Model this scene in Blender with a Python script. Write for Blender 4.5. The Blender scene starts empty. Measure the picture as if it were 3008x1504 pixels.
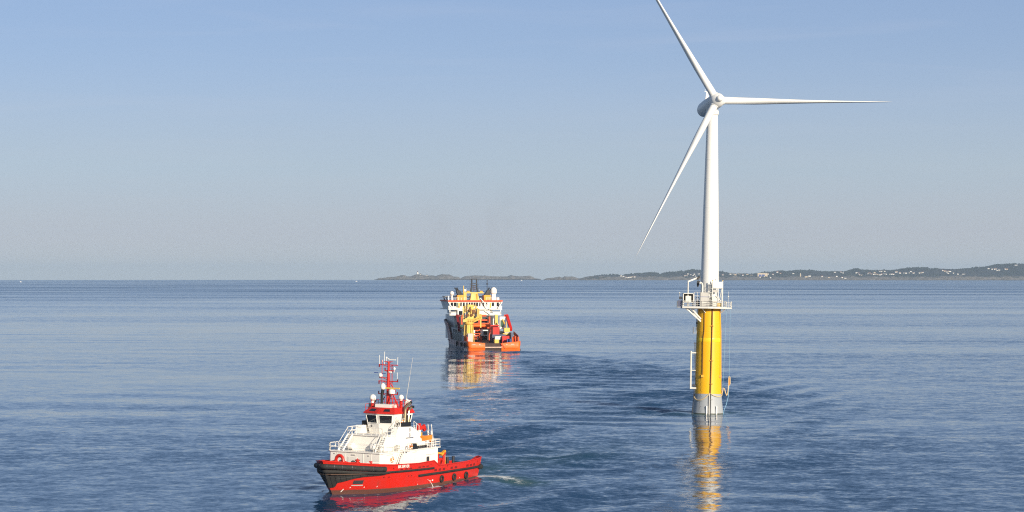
import bpy, math, random
import numpy as np
from mathutils import Vector, Matrix, Euler

sc = bpy.context.scene
COL = sc.collection
rad = math.radians
rnd = random.Random(7)

# ------------------------------------------------------------------ camera, sky, sun, exposure
CAM_H = 29.1
FPX = 6200.0                      # focal length in pixels of the 3008 px wide photograph
HZ = 804.0                        # row of the true horizontal
R_EARTH = 6.92e6
cam_d = bpy.data.cameras.new('camera')
cam = bpy.data.objects.new('camera', cam_d); COL.objects.link(cam)
cam.location = (0, 0, CAM_H); cam.rotation_euler = (rad(90), 0, 0)
cam_d.sensor_width = 36.0
cam_d.lens = 36.0 * FPX / 3008.0
cam_d.shift_y = (HZ - 752.0) / 3008.0
cam_d.clip_start = 1.0; cam_d.clip_end = 80000.0
sc.camera = cam

SUN_EL, SUN_AZ = 19.0, 147.0      # azimuth clockwise from +Y
sun_dir = Vector((math.sin(rad(SUN_AZ)) * math.cos(rad(SUN_EL)), math.cos(rad(SUN_AZ)) * math.cos(rad(SUN_EL)), math.sin(rad(SUN_EL))))
sun_d = bpy.data.lights.new('sun', 'SUN'); sun_d.energy = 5.0; sun_d.angle = rad(0.5); sun_d.color = (1.0, 0.89, 0.72)
sun = bpy.data.objects.new('sun', sun_d); COL.objects.link(sun)
sun.rotation_euler = (-sun_dir).to_track_quat('-Z', 'Y').to_euler()
sun.location = (60, -80, 200)

sc.view_settings.view_transform = 'Standard'; sc.view_settings.look = 'None'
sc.view_settings.gamma = 1.0; sc.view_settings.exposure = 0.25
sc.view_settings.use_curve_mapping = False

world = bpy.data.worlds.new('World'); sc.world = world; world.use_nodes = True
wt = world.node_tree; wt.nodes.clear()


def N(t, kind, **kw):
    n = t.nodes.new(kind)
    for k, v in kw.items():
        if k == 'ins':
            for i, val in v.items():
                n.inputs[i].default_value = val
        else:
            setattr(n, k, v)
    return n


def L(t, a, ao, b, bi):
    t.links.new(a.outputs[ao], b.inputs[bi])


w_out = N(wt, 'ShaderNodeOutputWorld'); w_bg = N(wt, 'ShaderNodeBackground')
w_tc = N(wt, 'ShaderNodeTexCoord')
w_map = N(wt, 'ShaderNodeMapping'); w_map.inputs['Scale'].default_value = (1, 1, 1.9); w_map.inputs['Location'].default_value = (0, 0, 0.15)
w_nrm = N(wt, 'ShaderNodeVectorMath', operation='NORMALIZE')
w_sky = N(wt, 'ShaderNodeTexSky'); w_sky.sky_type = 'NISHITA'; w_sky.sun_disc = False
w_sky.sun_elevation = rad(SUN_EL); w_sky.sun_rotation = rad(SUN_AZ)
w_sky.air_density = 1.0; w_sky.dust_density = 0.6; w_sky.ozone_density = 2.0; w_sky.altitude = 20
L(wt, w_tc, 'Generated', w_map, 0); L(wt, w_map, 0, w_nrm, 0); L(wt, w_nrm, 0, w_sky, 0)
# thin high cirrus: stretched noise over the sky
w_m2 = N(wt, 'ShaderNodeMapping'); w_m2.inputs['Scale'].default_value = (5, 5, 60); w_m2.inputs['Rotation'].default_value = (0, rad(4), 0)
w_n = N(wt, 'ShaderNodeTexNoise', ins={'Scale': 1.6, 'Detail': 5.0, 'Roughness': 0.55, 'Distortion': 0.6})
L(wt, w_tc, 'Generated', w_m2, 0); L(wt, w_m2, 0, w_n, 'Vector')
w_r = N(wt, 'ShaderNodeMapRange', ins={'From Min': 0.48, 'From Max': 0.8, 'To Min': 0.0, 'To Max': 0.12})
L(wt, w_n, 'Fac', w_r, 'Value')
w_mix = N(wt, 'ShaderNodeMix', data_type='RGBA'); w_mix.inputs[7].default_value = (5.4, 5.0, 5.2, 1)
L(wt, w_r, 0, w_mix, 0); L(wt, w_sky, 0, w_mix, 6)
# pale haze of the lower sky, thinning with height
w_sp = N(wt, 'ShaderNodeSeparateXYZ'); L(wt, w_tc, 'Generated', w_sp, 0)
w_cr = N(wt, 'ShaderNodeValToRGB'); L(wt, w_sp, 'Z', w_cr, 0); w_cr.color_ramp.interpolation = 'EASE'
e = w_cr.color_ramp.elements; e[0].position = 0.0; e[0].color = (.92, .92, .92, 1); e[1].position = .40; e[1].color = (0, 0, 0, 1)
for p_, v_ in ((.020, .86), (.055, .74), (.115, .46), (.20, .18)):
    k_ = e.new(p_); k_.color = (v_, v_, v_, 1)
w_c2 = N(wt, 'ShaderNodeValToRGB'); L(wt, w_sp, 'Z', w_c2, 0)
e = w_c2.color_ramp.elements; e[0].position = 0.0; e[0].color = (.505, .53, .54, 1); e[1].position = .13; e[1].color = (.41, .525, .755, 1)
k_ = e.new(.018); k_.color = (.485, .495, .525, 1); k_ = e.new(.05); k_.color = (.475, .535, .575, 1)
w_sc = N(wt, 'ShaderNodeVectorMath', operation='SCALE'); L(wt, w_c2, 'Color', w_sc, 0); w_sc.inputs['Scale'].default_value = 1 / .15
w_mx2 = N(wt, 'ShaderNodeMix', data_type='RGBA'); L(wt, w_cr, 'Color', w_mx2, 0); L(wt, w_mix, 2, w_mx2, 6); L(wt, w_sc, 0, w_mx2, 7)
L(wt, w_mx2, 2, w_bg, 'Color'); w_bg.inputs['Strength'].default_value = 0.127
L(wt, w_bg, 0, w_out, 0)

sc.cycles.use_denoising = False
sc.cycles.filter_width = 1.15
sc.cycles.volume_bounces = 0
sc.cycles.max_bounces = 8

# ------------------------------------------------------------------ helpers
def tag(o, label=None, cat=None, group=None, kind=None):
    if label: o['label'] = label
    if cat: o['category'] = cat
    if group: o['group'] = group
    if kind: o['kind'] = kind
    return o


def empty(name, label, cat, loc, rot=(0, 0, 0), group=None):
    o = bpy.data.objects.new(name, None); COL.objects.link(o)
    o.location = loc; o.rotation_euler = rot; o.empty_display_size = 0.5
    return tag(o, label, cat, group)


def mat_of(loc, rot):
    return Matrix.Translation(Vector(loc)) @ Euler(rot).to_matrix().to_4x4()


class MB:
    """collects shapes for ONE mesh"""
    def __init__(s): s.v = []; s.f = []

    def add(s, vs, fs):
        b = len(s.v); s.v += [tuple(p) for p in vs]; s.f += [tuple(b + i for i in f) for f in fs]; return s

    def hexa(s, p):
        return s.add(p, [(0, 3, 2, 1), (4, 5, 6, 7), (0, 1, 5, 4), (1, 2, 6, 5), (2, 3, 7, 6), (3, 0, 4, 7)])

    def box(s, x0, x1, y0, y1, z0, z1):
        return s.hexa([(x0, y0, z0), (x1, y0, z0), (x1, y1, z0), (x0, y1, z0), (x0, y0, z1), (x1, y0, z1), (x1, y1, z1), (x0, y1, z1)])

    def frust(s, b, t, z0, z1):
        """b, t = (x0,x1,y0,y1) at z0 / z1"""
        return s.hexa([(b[0], b[2], z0), (b[1], b[2], z0), (b[1], b[3], z0), (b[0], b[3], z0), (t[0], t[2], z1), (t[1], t[2], z1), (t[1], t[3], z1), (t[0], t[3], z1)])

    def bar(s, p, q, w, h=None, up=(0, 0, 1)):
        h = h or w; p = Vector(p); q = Vector(q); d = (q - p).normalized(); u = Vector(up)
        if abs(d.dot(u)) > .98: u = Vector((1, 0, 0))
        a = d.cross(u).normalized() * w / 2; c = a.cross(d).normalized() * h / 2
        return s.hexa([p - a - c, p + a - c, p + a + c, p - a + c, q - a - c, q + a - c, q + a + c, q - a + c])

    def tube(s, path, r, n=6, caps=True):
        P = [Vector(p) for p in path]; m = len(P); rs = r if isinstance(r, (list, tuple)) else [r] * m
        vs = []; ref = None
        for i in range(m):
            d = (P[min(i + 1, m - 1)] - P[max(i - 1, 0)]).normalized()
            if ref is None: ref = Vector((0, 0, 1)) if abs(d.z) < .9 else Vector((1, 0, 0))
            a = (ref - d * ref.dot(d)).normalized(); b = d.cross(a); ref = a
            for k in range(n):
                t = 2 * math.pi * k / n + math.pi / n
                vs.append(P[i] + (a * math.cos(t) + b * math.sin(t)) * rs[i])
        fs = [(i * n + k, i * n + (k + 1) % n, (i + 1) * n + (k + 1) % n, (i + 1) * n + k) for i in range(m - 1) for k in range(n)]
        if caps: fs += [tuple(range(n))[::-1], tuple((m - 1) * n + k for k in range(n))]
        return s.add(vs, fs)

    def lathe(s, prof, n=32, c=(0, 0, 0), a0=0.0, a1=2 * math.pi, M=None):
        full = abs(a1 - a0 - 2 * math.pi) < 1e-6; cols = n if full else n + 1
        vs = []
        for (r, z) in prof:
            for k in range(cols):
                t = a0 + (a1 - a0) * k / n
                p = Vector((c[0] + r * math.cos(t), c[1] + r * math.sin(t), c[2] + z))
                vs.append(M @ p if M else p)
        fs = []
        for i in range(len(prof) - 1):
            for k in range(n):
                k2 = (k + 1) % cols
                fs.append((i * cols + k, i * cols + k2, (i + 1) * cols + k2, (i + 1) * cols + k))
        if full:
            if prof[0][0] > 1e-4: fs.append(tuple(range(cols))[::-1])
            if prof[-1][0] > 1e-4: fs.append(tuple((len(prof) - 1) * cols + k for k in range(cols)))
        return s.add(vs, fs)

    def ball(s, c, r, n=14, m=8, sz=1.0):
        return s.lathe([(r * math.sin(math.pi * i / m) + 1e-5, -r * sz * math.cos(math.pi * i / m)) for i in range(m + 1)], n, c)

    def prism(s, poly, z0, z1):
        n = len(poly)
        vs = [(x, y, z0) for x, y in poly] + [(x, y, z1) for x, y in poly]
        return s.add(vs, [tuple(range(n))[::-1], tuple(range(n, 2 * n))] + [(i, (i + 1) % n, n + (i + 1) % n, n + i) for i in range(n)])

    def loft(s, rows, close=False):
        n = len(rows[0]); vs = [p for r in rows for p in r]
        m = len(rows)
        fs = [(i * n + k, i * n + k + 1, (i + 1) * n + k + 1, (i + 1) * n + k) for i in range(m - 1) for k in range(n - 1)]
        if close: fs += [(i * n + n - 1, i * n, (i + 1) * n, (i + 1) * n + n - 1) for i in range(m - 1)]
        return s.add(vs, fs)

    def torus(s, c, R, r, axis='y', n=20, m=8, M=None):
        vs = []
        for i in range(n):
            t = 2 * math.pi * i / n
            for k in range(m):
                p = 2 * math.pi * k / m; rr = R + r * math.cos(p)
                a, b, h = rr * math.cos(t), rr * math.sin(t), r * math.sin(p)
                q = {'y': (a, h, b), 'x': (h, a, b), 'z': (a, b, h)}[axis]
                vs.append((q[0] + c[0], q[1] + c[1], q[2] + c[2]))
        return s.add(vs, [(i * m + k, i * m + (k + 1) % m, ((i + 1) % n) * m + (k + 1) % m, ((i + 1) % n) * m + k) for i in range(n) for k in range(m)])

    def rail(s, path, h=1.0, step=1.5, r=.035, mids=2, closed=False):
        P = [Vector(p) for p in path]
        if closed: P.append(P[0])
        for a, b in zip(P[:-1], P[1:]):
            k = max(1, round((b - a).length / step))
            for i in range(k + 1):
                q = a.lerp(b, i / k); s.tube([q, q + Vector((0, 0, h))], r, 5)
            for j in range(1, mids + 1):
                o = Vector((0, 0, h * j / mids)); s.tube([a + o, b + o], r, 5)
        return s

    def stair(s, p, q, w=.8, n=9, side=(0, 1, 0), rail=True):
        """inclined ladder from p (bottom) to q (top)"""
        p = Vector(p); q = Vector(q); d = Vector(side) * w / 2
        for e in (-1, 1): s.bar(p + d * e, q + d * e, .09, .22)
        for i in range(1, n):
            c = p.lerp(q, i / n); s.bar(c - d, c + d, .22, .05)
        if rail:
            o = Vector((0, 0, .95))
            for e in (-1, 1): s.tube([p + d * e, p + d * e + o, q + d * e + o, q + d * e], .035, 5)
        return s

    def build(s, name, mat, parent=None, smooth=35):
        me = bpy.data.meshes.new(name); me.from_pydata(s.v, [], s.f); me.validate(); me.update()
        if mat: me.materials.append(mat)
        if smooth:
            me.polygons.foreach_set('use_smooth', [True] * len(me.polygons)); me.set_sharp_from_angle(angle=rad(smooth))
        o = bpy.data.objects.new(name, me); COL.objects.link(o)
        if parent: o.parent = parent
        return o


def flip_out(o):
    import bmesh
    bm = bmesh.new(); bm.from_mesh(o.data); bmesh.ops.recalc_face_normals(bm, faces=bm.faces[:]); bm.to_mesh(o.data); bm.free(); return o


def lerp_tab(tab, x):
    if x <= tab[0][0]: return tab[0][1]
    for a, b in zip(tab[:-1], tab[1:]):
        if x <= b[0]: return a[1] + (b[1] - a[1]) * (x - a[0]) / (b[0] - a[0] + 1e-9)
    return tab[-1][1]


# ------------------------------------------------------------------ materials
def paint(name, col, rough=.45, grime=.18, scale=.7, metal=0.0, streak=True, spec=.4, grime_col=None):
    m = bpy.data.materials.new(name); m.use_nodes = True; t = m.node_tree; b = t.nodes['Principled BSDF']
    b.inputs['Roughness'].default_value = rough; b.inputs['Metallic'].default_value = metal; b.inputs['Specular IOR Level'].default_value = spec
    tc = N(t, 'ShaderNodeTexCoord'); mp = N(t, 'ShaderNodeMapping'); mp.inputs['Scale'].default_value = (1, 1, .25 if streak else 1)
    n = N(t, 'ShaderNodeTexNoise', ins={'Scale': scale, 'Detail': 6.0, 'Roughness': .62})
    L(t, tc, 'Object', mp, 0); L(t, mp, 0, n, 'Vector')
    r = N(t, 'ShaderNodeMapRange', ins={'From Min': .42, 'From Max': .78, 'To Min': 0.0, 'To Max': grime}); L(t, n, 'Fac', r, 'Value')
    mx = N(t, 'ShaderNodeMix', data_type='RGBA'); mx.inputs[6].default_value = (*col, 1)
    g = grime_col or tuple(c * .45 + .03 for c in col); mx.inputs[7].default_value = (*g, 1)
    L(t, r, 0, mx, 0); L(t, mx, 2, b, 'Base Color')
    r2 = N(t, 'ShaderNodeMapRange', ins={'From Min': .3, 'From Max': .7, 'To Min': rough * .8, 'To Max': min(1, rough * 1.35)}); L(t, n, 'Fac', r2, 'Value'); L(t, r2, 0, b, 'Roughness')
    return m


def zone_paint(name, cols, zs, rough=.4, grime=.2, soft=.04, scale=.6):
    """painted bands by height on the thing itself: cols[i] below zs[i]"""
    m = paint(name, cols[-1], rough, grime, scale); t = m.node_tree; b = t.nodes['Principled BSDF']
    tc = [n for n in t.nodes if n.type == 'TEX_COORD'][0]; sep = N(t, 'ShaderNodeSeparateXYZ'); L(t, tc, 'Object', sep, 0)
    nz = N(t, 'ShaderNodeTexNoise', ins={'Scale': 1.7, 'Detail': 4.0}); L(t, tc, 'Object', nz, 'Vector')
    ad = N(t, 'ShaderNodeMath', operation='MULTIPLY_ADD'); ad.inputs[1].default_value = soft * 3; L(t, nz, 'Fac', ad, 0); L(t, sep, 'Z', ad, 2)
    prev = b.inputs['Base Color'].links[0].from_socket
    for c, z in list(zip(cols[:-1], zs))[::-1]:
        r = N(t, 'ShaderNodeMapRange', ins={'From Min': z - soft + soft * 1.5, 'From Max': z + soft + soft * 1.5, 'To Min': 0.0, 'To Max': 1.0}); L(t, ad, 0, r, 'Value')
        mx = N(t, 'ShaderNodeMix', data_type='RGBA'); mx.inputs[6].default_value = (*c, 1); t.links.new(prev, mx.inputs[7]); L(t, r, 0, mx, 0); prev = mx.outputs[2]
    t.links.new(prev, b.inputs['Base Color'])
    return m


def glass(name, col=(.015, .02, .025)):
    m = bpy.data.materials.new(name); m.use_nodes = True; b = m.node_tree.nodes['Principled BSDF']
    b.inputs['Base Color'].default_value = (*col, 1); b.inputs['Roughness'].default_value = .06; b.inputs['Specular IOR Level'].default_value = .6
    return m


def streaks(m, amount, col=(.15, .055, .03), scale=1.6, lo=.56, hi=.74):
    """rust and dirt that has run down the plating"""
    t = m.node_tree; b = t.nodes['Principled BSDF']; prev = b.inputs['Base Color'].links[0].from_socket
    tc = N(t, 'ShaderNodeTexCoord'); mp = N(t, 'ShaderNodeMapping'); mp.inputs['Scale'].default_value = (scale, scale, scale * .07); L(t, tc, 'Object', mp, 0)
    n = N(t, 'ShaderNodeTexNoise', ins={'Scale': 1.0, 'Detail': 4.0, 'Roughness': .65}); L(t, mp, 0, n, 'Vector')
    n2 = N(t, 'ShaderNodeTexNoise', ins={'Scale': scale * .35, 'Detail': 3.0}); L(t, tc, 'Object', n2, 'Vector')
    r = N(t, 'ShaderNodeMapRange', ins={'From Min': lo, 'From Max': hi, 'To Min': 0.0, 'To Max': amount}); L(t, n, 'Fac', r, 'Value')
    r2 = N(t, 'ShaderNodeMapRange', ins={'From Min': .42, 'From Max': .62, 'To Min': 0.0, 'To Max': 1.0}); L(t, n2, 'Fac', r2, 'Value')
    mu = N(t, 'ShaderNodeMath', operation='MULTIPLY'); L(t, r, 0, mu, 0); L(t, r2, 0, mu, 1)
    mx = N(t, 'ShaderNodeMix', data_type='RGBA'); mx.inputs[7].default_value = (*col, 1); t.links.new(prev, mx.inputs[6]); L(t, mu, 0, mx, 0); L(t, mx, 2, b, 'Base Color')


M = {}
M['white'] = paint('white_paint', (.85, .815, .745), .42, .14, .8, grime_col=(.50, .42, .30))
M['turb_white'] = paint('turbine_white', (.80, .79, .75), .38, .08, .12, grime_col=(.55, .53, .47))
M['red'] = paint('red_paint', (.58, .022, .012), .38, .22, .7, grime_col=(.25, .02, .012))
M['darkred'] = paint('dark_red_paint', (.20, .012, .010), .45, .3, .7)
M['tug_hull'] = zone_paint('tug_hull_paint', [(.13, .055, .04), (.60, .020, .010)], [.42], .36, .34, .05)
M['rubber'] = paint('black_rubber', (.022, .021, .020), .75, .4, 1.2, grime_col=(.07, .06, .055))
M['black'] = paint('black_paint', (.012, .012, .015), .5, .2, 1.0)
M['dark'] = paint('dark_steel', (.04, .04, .045), .5, .3, 1.0)
M['grey'] = paint('grey_paint', (.36, .37, .38), .5, .25, .8)
M['deck'] = paint('brown_deck', (.085, .045, .03), .75, .5, .5, streak=False, grime_col=(.16, .11, .07))
M['greendeck'] = paint('dull_deck', (.10, .09, .075), .75, .5, .6, streak=False)
M['orange'] = paint('orange_paint', (.84, .15, .012), .42, .2, .4, grime_col=(.42, .07, .012))
M['deeporange'] = paint('deep_orange_paint', (.70, .085, .012), .45, .3, .5, grime_col=(.3, .04, .01))
M['buoy_orange'] = paint('rescue_orange', (.80, .22, .02), .45, .15, 1.0)
M['yellow'] = paint('machine_yellow', (.80, .53, .10), .45, .35, .5, grime_col=(.25, .14, .04))
M['cream'] = paint('cream_yellow', (.74, .50, .12), .45, .25, .5, grime_col=(.4, .24, .08))
M['ochre'] = paint('ochre_paint', (.78, .36, .03), .45, .2, .5)
M['blue'] = paint('blue_paint', (.03, .07, .28), .45, .25, .6)
M['bluegrey'] = paint('blue_grey_paint', (.09, .10, .16), .5, .4, .6)
M['green'] = paint('green_paint', (.03, .10, .06), .5, .3, .8)
M['steel'] = paint('worn_steel', (.30, .22, .18), .38, .5, .6, metal=.7, grime_col=(.12, .05, .03))
M['brass'] = paint('exhaust_steel', (.55, .43, .24), .32, .4, 1.2, metal=.85, grime_col=(.2, .13, .08))
M['rope'] = paint('cream_rope', (.62, .48, .28), .85, .3, 2.0, streak=False)
M['bluerope'] = paint('blue_rope', (.25, .47, .66), .7, .2, 2.0, streak=False)
M['rust'] = paint('rust_and_shade_brown', (.17, .062, .010), .6, .4, .9)  # brown of fittings; also carries the painted shade of a column pipe
M['glass'] = glass('dark_glass')
M['ship_hull'] = zone_paint('ship_hull_paint', [(.035, .035, .07), (.36, .19, .17)], [1.0], .45, .25, .08, .25)
M['ship_white'] = M['white']
M['silver'] = paint('grey_primer', (.52, .50, .46), .5, .3, .7)

streaks(M['tug_hull'], .55, (.20, .05, .03), 1.5); streaks(M['ship_hull'], .5, (.12, .06, .045), .8); streaks(M['white'], .22, (.45, .34, .2), 1.4)
streaks(M['orange'], .45, (.28, .09, .03), 1.0); streaks(M['turb_white'], .12, (.42, .38, .32), .8); streaks(M['yellow'], .5, (.22, .11, .04), 1.2)
# ------------------------------------------------------------------ frames of the three big things
TURB = ((40.8, 440.0, 0.0), (rad(-1.8), rad(1.07), 0))
TUG = ((-16.23, 291.8, 0.0), (rad(-0.7), rad(-0.7), rad(241.5)))
SHIP = ((-6.7, 800.5, 0.0), (0, 0, rad(99.8)))
MT, MG, MS = mat_of(*TURB), mat_of(*TUG), mat_of(*SHIP)

# ------------------------------------------------------------------ water: one sheet bent with the earth
def sstep(a, b, x):
    t = np.clip((x - a) / (b - a), 0, 1); return t * t * (3 - 2 * t)


def vnoise(x, y, seed=0):
    """smooth value noise"""
    xi = np.floor(x).astype(np.int64); yi = np.floor(y).astype(np.int64); fx = x - xi; fy = y - yi
    fx = fx * fx * (3 - 2 * fx); fy = fy * fy * (3 - 2 * fy)
    def h(a, b):
        n = (a * 374761393 + b * 668265263 + seed * 1442695041) & 0x7fffffff
        n = ((n ^ (n >> 13)) * 1274126177) & 0x7fffffff
        return ((n ^ (n >> 16)) & 0xffff) / 65535.0
    return (h(xi, yi) * (1 - fx) + h(xi + 1, yi) * fx) * (1 - fy) + (h(xi, yi + 1) * (1 - fx) + h(xi + 1, yi + 1) * fx) * fy


def fbm(x, y, seed=0, o=4):
    s = 0; a = .5; f = 1.0
    for k in range(o): s = s + a * vnoise(x * f, y * f, seed + k * 17); a *= .5; f *= 2.03
    return s


def build_water():
    rows = np.concatenate([np.linspace(20, 255, 40), np.arange(258, 620, 1.0), np.arange(620, 1100, 2.0), 1100 * (26000 / 1100) ** np.linspace(0, 1, 90)])
    t = np.concatenate([np.linspace(-.9, -.29, 25), np.linspace(-.285, .285, 430), np.linspace(.29, .9, 25)])
    Y, T = np.meshgrid(rows, t, indexing='ij'); X = T * Y
    near = 1 - sstep(950, 1250, Y)
    # wake of the supply ship, a broad curved track coming round the turbine
    path = [(800, -4, 11), (740, 9, 15), (690, 20, 20), (640, 27, 27), (600, 30, 33), (520, 28, 44), (440, 20, 48), (360, 16, 46), (280, 12, 42), (20, 10, 40)]
    px = np.array([p[0] for p in path][::-1]); cx = np.interp(Y, px, np.array([p[1] for p in path][::-1])); hw = np.interp(Y, px, np.array([p[2] for p in path][::-1]))
    rel = (X - cx) / hw
    wake = (1 - sstep(.30 + .25 * sstep(450, 650, Y), 1.3 - .15 * sstep(450, 650, Y), np.abs(rel) + .45 * (fbm(X / 22, Y / 40, 3) - .5))) * (1 - sstep(792, 806, Y))
    mod = sstep(.36, .62, fbm(X / 16, Y / 30, 11, 3))
    w1 = np.sin((X * .80 - Y * .30) * 2 * math.pi / 13 + 3 * fbm(X / 30, Y / 30, 21)) * mod
    w2 = np.sin((X * .28 + Y * .96) * 2 * math.pi / 16 + 4 * fbm(X / 35, Y / 35, 22)) * sstep(.4, .6, fbm(X / 25, Y / 35, 12, 3))
    edge = np.exp(-((rel - .95) / .28) ** 2) * (1 - sstep(785, 800, Y)) * sstep(380, 560, Y)
    Z = near * (wake * (.30 * w1 + .18 * w2) + .32 * edge * np.sin((X * .93 - Y * .36) * 2 * math.pi / 12 + 2 * fbm(X / 25, Y / 25, 5)))
    # long low swell
    Z += near * .10 * np.sin((X * .15 + Y) * 2 * math.pi / 38 + 5 * fbm(X / 120, Y / 120, 31)) * sstep(.35, .65, fbm(X / 90, Y / 60, 33, 3))
    # rings round the turbine column
    rt = np.hypot(X - TURB[0][0], Y - TURB[0][1])
    ang = fbm(X / 6, Y / 6, 41)
    Z += .13 * np.exp(-np.maximum(rt - 3, 0) / 14) * np.sin(rt * 2 * math.pi / 7.5 + 2.4 * ang) * sstep(2.5, 5, rt)
    # tug: local coordinates
    a = TUG[1][2]; ca, sa = math.cos(a), math.sin(a)
    u = (X - TUG[0][0]) * ca + (Y - TUG[0][1]) * sa; v = -(X - TUG[0][0]) * sa + (Y - TUG[0][1]) * ca
    av = np.abs(v)
    bow = np.exp(-((av - (5.9 + (15 - u) * .28)) / 1.3) ** 2) * sstep(-40, 10, u) * (1 - sstep(13, 17, u))
    Z += near * .16 * bow * np.sin(u * .9 + 2 * fbm(u / 5, v / 5, 51))
    sternw = np.exp(-(v / (4.5 + .12 * np.maximum(-16 - u, 0))) ** 2) * (1 - sstep(-17.2, -15.0, u)) * np.exp(-np.maximum(-16 - u, 0) / 34)
    Z += near * .34 * sternw * (fbm(u / 2.6, v / 2.6, 52, 3) - .45)
    foam = np.clip(sternw * 1.25, 0, 1) * np.exp(-np.maximum(-16 - u, 0) / 12) * 0.86
    # propeller wash swung out to port of the turning tug
    p0 = np.array((-5.5, 304.5)); p1 = np.array((1.6, 294.6)); dv_ = p1 - p0; tt = np.clip(((X - p0[0]) * dv_[0] + (Y - p0[1]) * dv_[1]) / dv_.dot(dv_), 0, 1)
    ds = np.hypot(X - p0[0] - tt * dv_[0], Y - p0[1] - tt * dv_[1]); wash = np.exp(-(ds / (1.6 + 2.2 * tt)) ** 2) * (1 - .45 * tt)
    foam = np.maximum(foam * .7, wash * .90); Z += near * .30 * wash * (fbm(X / 1.8, Y / 2.4, 57, 3) - .45)
    side = np.exp(-((av - 5.65) / .35) ** 2) * sstep(-15, -8, u) * (1 - sstep(8, 14, u)) * .70
    bowf = np.exp(-((av - (2.4 + (14.5 - u) * .55)) / .45) ** 2) * sstep(8.5, 10.5, u) * (1 - sstep(14, 15.5, u)) * .66
    spout = np.exp(-((u + .4) ** 2 / 3.0 + (v - 6.5) ** 2 / .8)) * 1.05
    spout2 = np.exp(-((u - 7.5) ** 2 / 6 + (v - 9.6) ** 2 / .12)) * .6
    foam = np.maximum.reduce([foam, side, bowf, spout, spout2])
    # supply ship stern churn
    a = SHIP[1][2]; ca, sa = math.cos(a), math.sin(a)
    u2 = (X - SHIP[0][0]) * ca + (Y - SHIP[0][1]) * sa; v2 = -(X - SHIP[0][0]) * sa + (Y - SHIP[0][1]) * ca
    churn = np.exp(-((v2 + 2.5) / 7.5) ** 2) * (1 - sstep(-3, 0, u2)) * np.exp(-np.maximum(-u2, 0) / 9)
    foam = np.maximum(foam, churn * .62)
    ringf = np.exp(-((rt - 3.9) / .6) ** 2) * .70 * sstep(.45, .6, ang)
    foam = np.maximum(foam, ringf)
    sick = np.maximum.reduce([.9 * np.exp(-(ds / 4.5) ** 2), .95 * np.exp(-np.maximum(rt - 3.2, 0) / 4), sternw * .9, churn * .55])
    tcalm = np.exp(-((u - 2) / 20) ** 4) * np.exp(-((v - 9) / 13) ** 2)
    lane = np.exp(-((X - Y * .0927) / 11) ** 2) * (1 - sstep(425, 440, Y))
    calm = np.clip(.9 * np.exp(-((X + 10) / 13) ** 2) * sstep(380, 470, Y) * (1 - sstep(770, 800, Y)) * (1 - .6 * wake), 0, 1)
    wind = .95 * sstep(1500, 3800, Y) + .35 * sstep(-60, 120, X) * sstep(300, 380, Y) * (1 - sstep(800, 1300, Y)) * 0
    lee = .46 * (1 - sstep(-30, 60, X)) * sstep(380, 560, Y) * (1 - sstep(1000, 1700, Y))
    chop = 1 + wind - lee + 1.75 * wake * near * (.55 + .45 * sstep(330, 520, Y)) * (.45 + .9 * mod) + 1.1 * sternw + .2 * np.exp(-np.maximum(rt - 3, 0) / 14) - .42 * calm
    chop = np.maximum(.3, chop * (1 - (.30 + .25 * sstep(300, 340, Y)) * lane) * (1 - .30 * tcalm)) + .6 * np.exp(-(ds / 4) ** 2)
    Z = Z * (1 - .72 * lane * sstep(5, 12, rt))
    Z = Z - (X ** 2 + Y ** 2) / (2 * R_EARTH)
    m, n = X.shape
    co = np.stack([X, Y, Z], -1).reshape(-1, 3)
    idx = np.arange(m * n).reshape(m, n)
    q = np.stack([idx[:-1, :-1], idx[:-1, 1:], idx[1:, 1:], idx[1:, :-1]], -1).reshape(-1, 4)
    me = bpy.data.meshes.new('water'); me.vertices.add(len(co)); me.vertices.foreach_set('co', co.ravel())
    me.loops.add(q.size); me.loops.foreach_set('vertex_index', q.ravel()); me.polygons.add(len(q))
    me.polygons.foreach_set('loop_start', np.arange(0, q.size, 4)); me.polygons.foreach_set('loop_total', np.full(len(q), 4))
    me.update(calc_edges=True); me.polygons.foreach_set('use_smooth', np.ones(len(q), bool))
    for nm, arr in (('foam', foam), ('chop', chop), ('green', sick)):
        at = me.attributes.new(nm, 'FLOAT', 'POINT'); at.data.foreach_set('value', np.ascontiguousarray(arr.ravel(), dtype=np.float32))
    o = bpy.data.objects.new('water', me); COL.objects.link(o); o['kind'] = 'structure'
    me.materials.append(water_mat())
    return o


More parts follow.
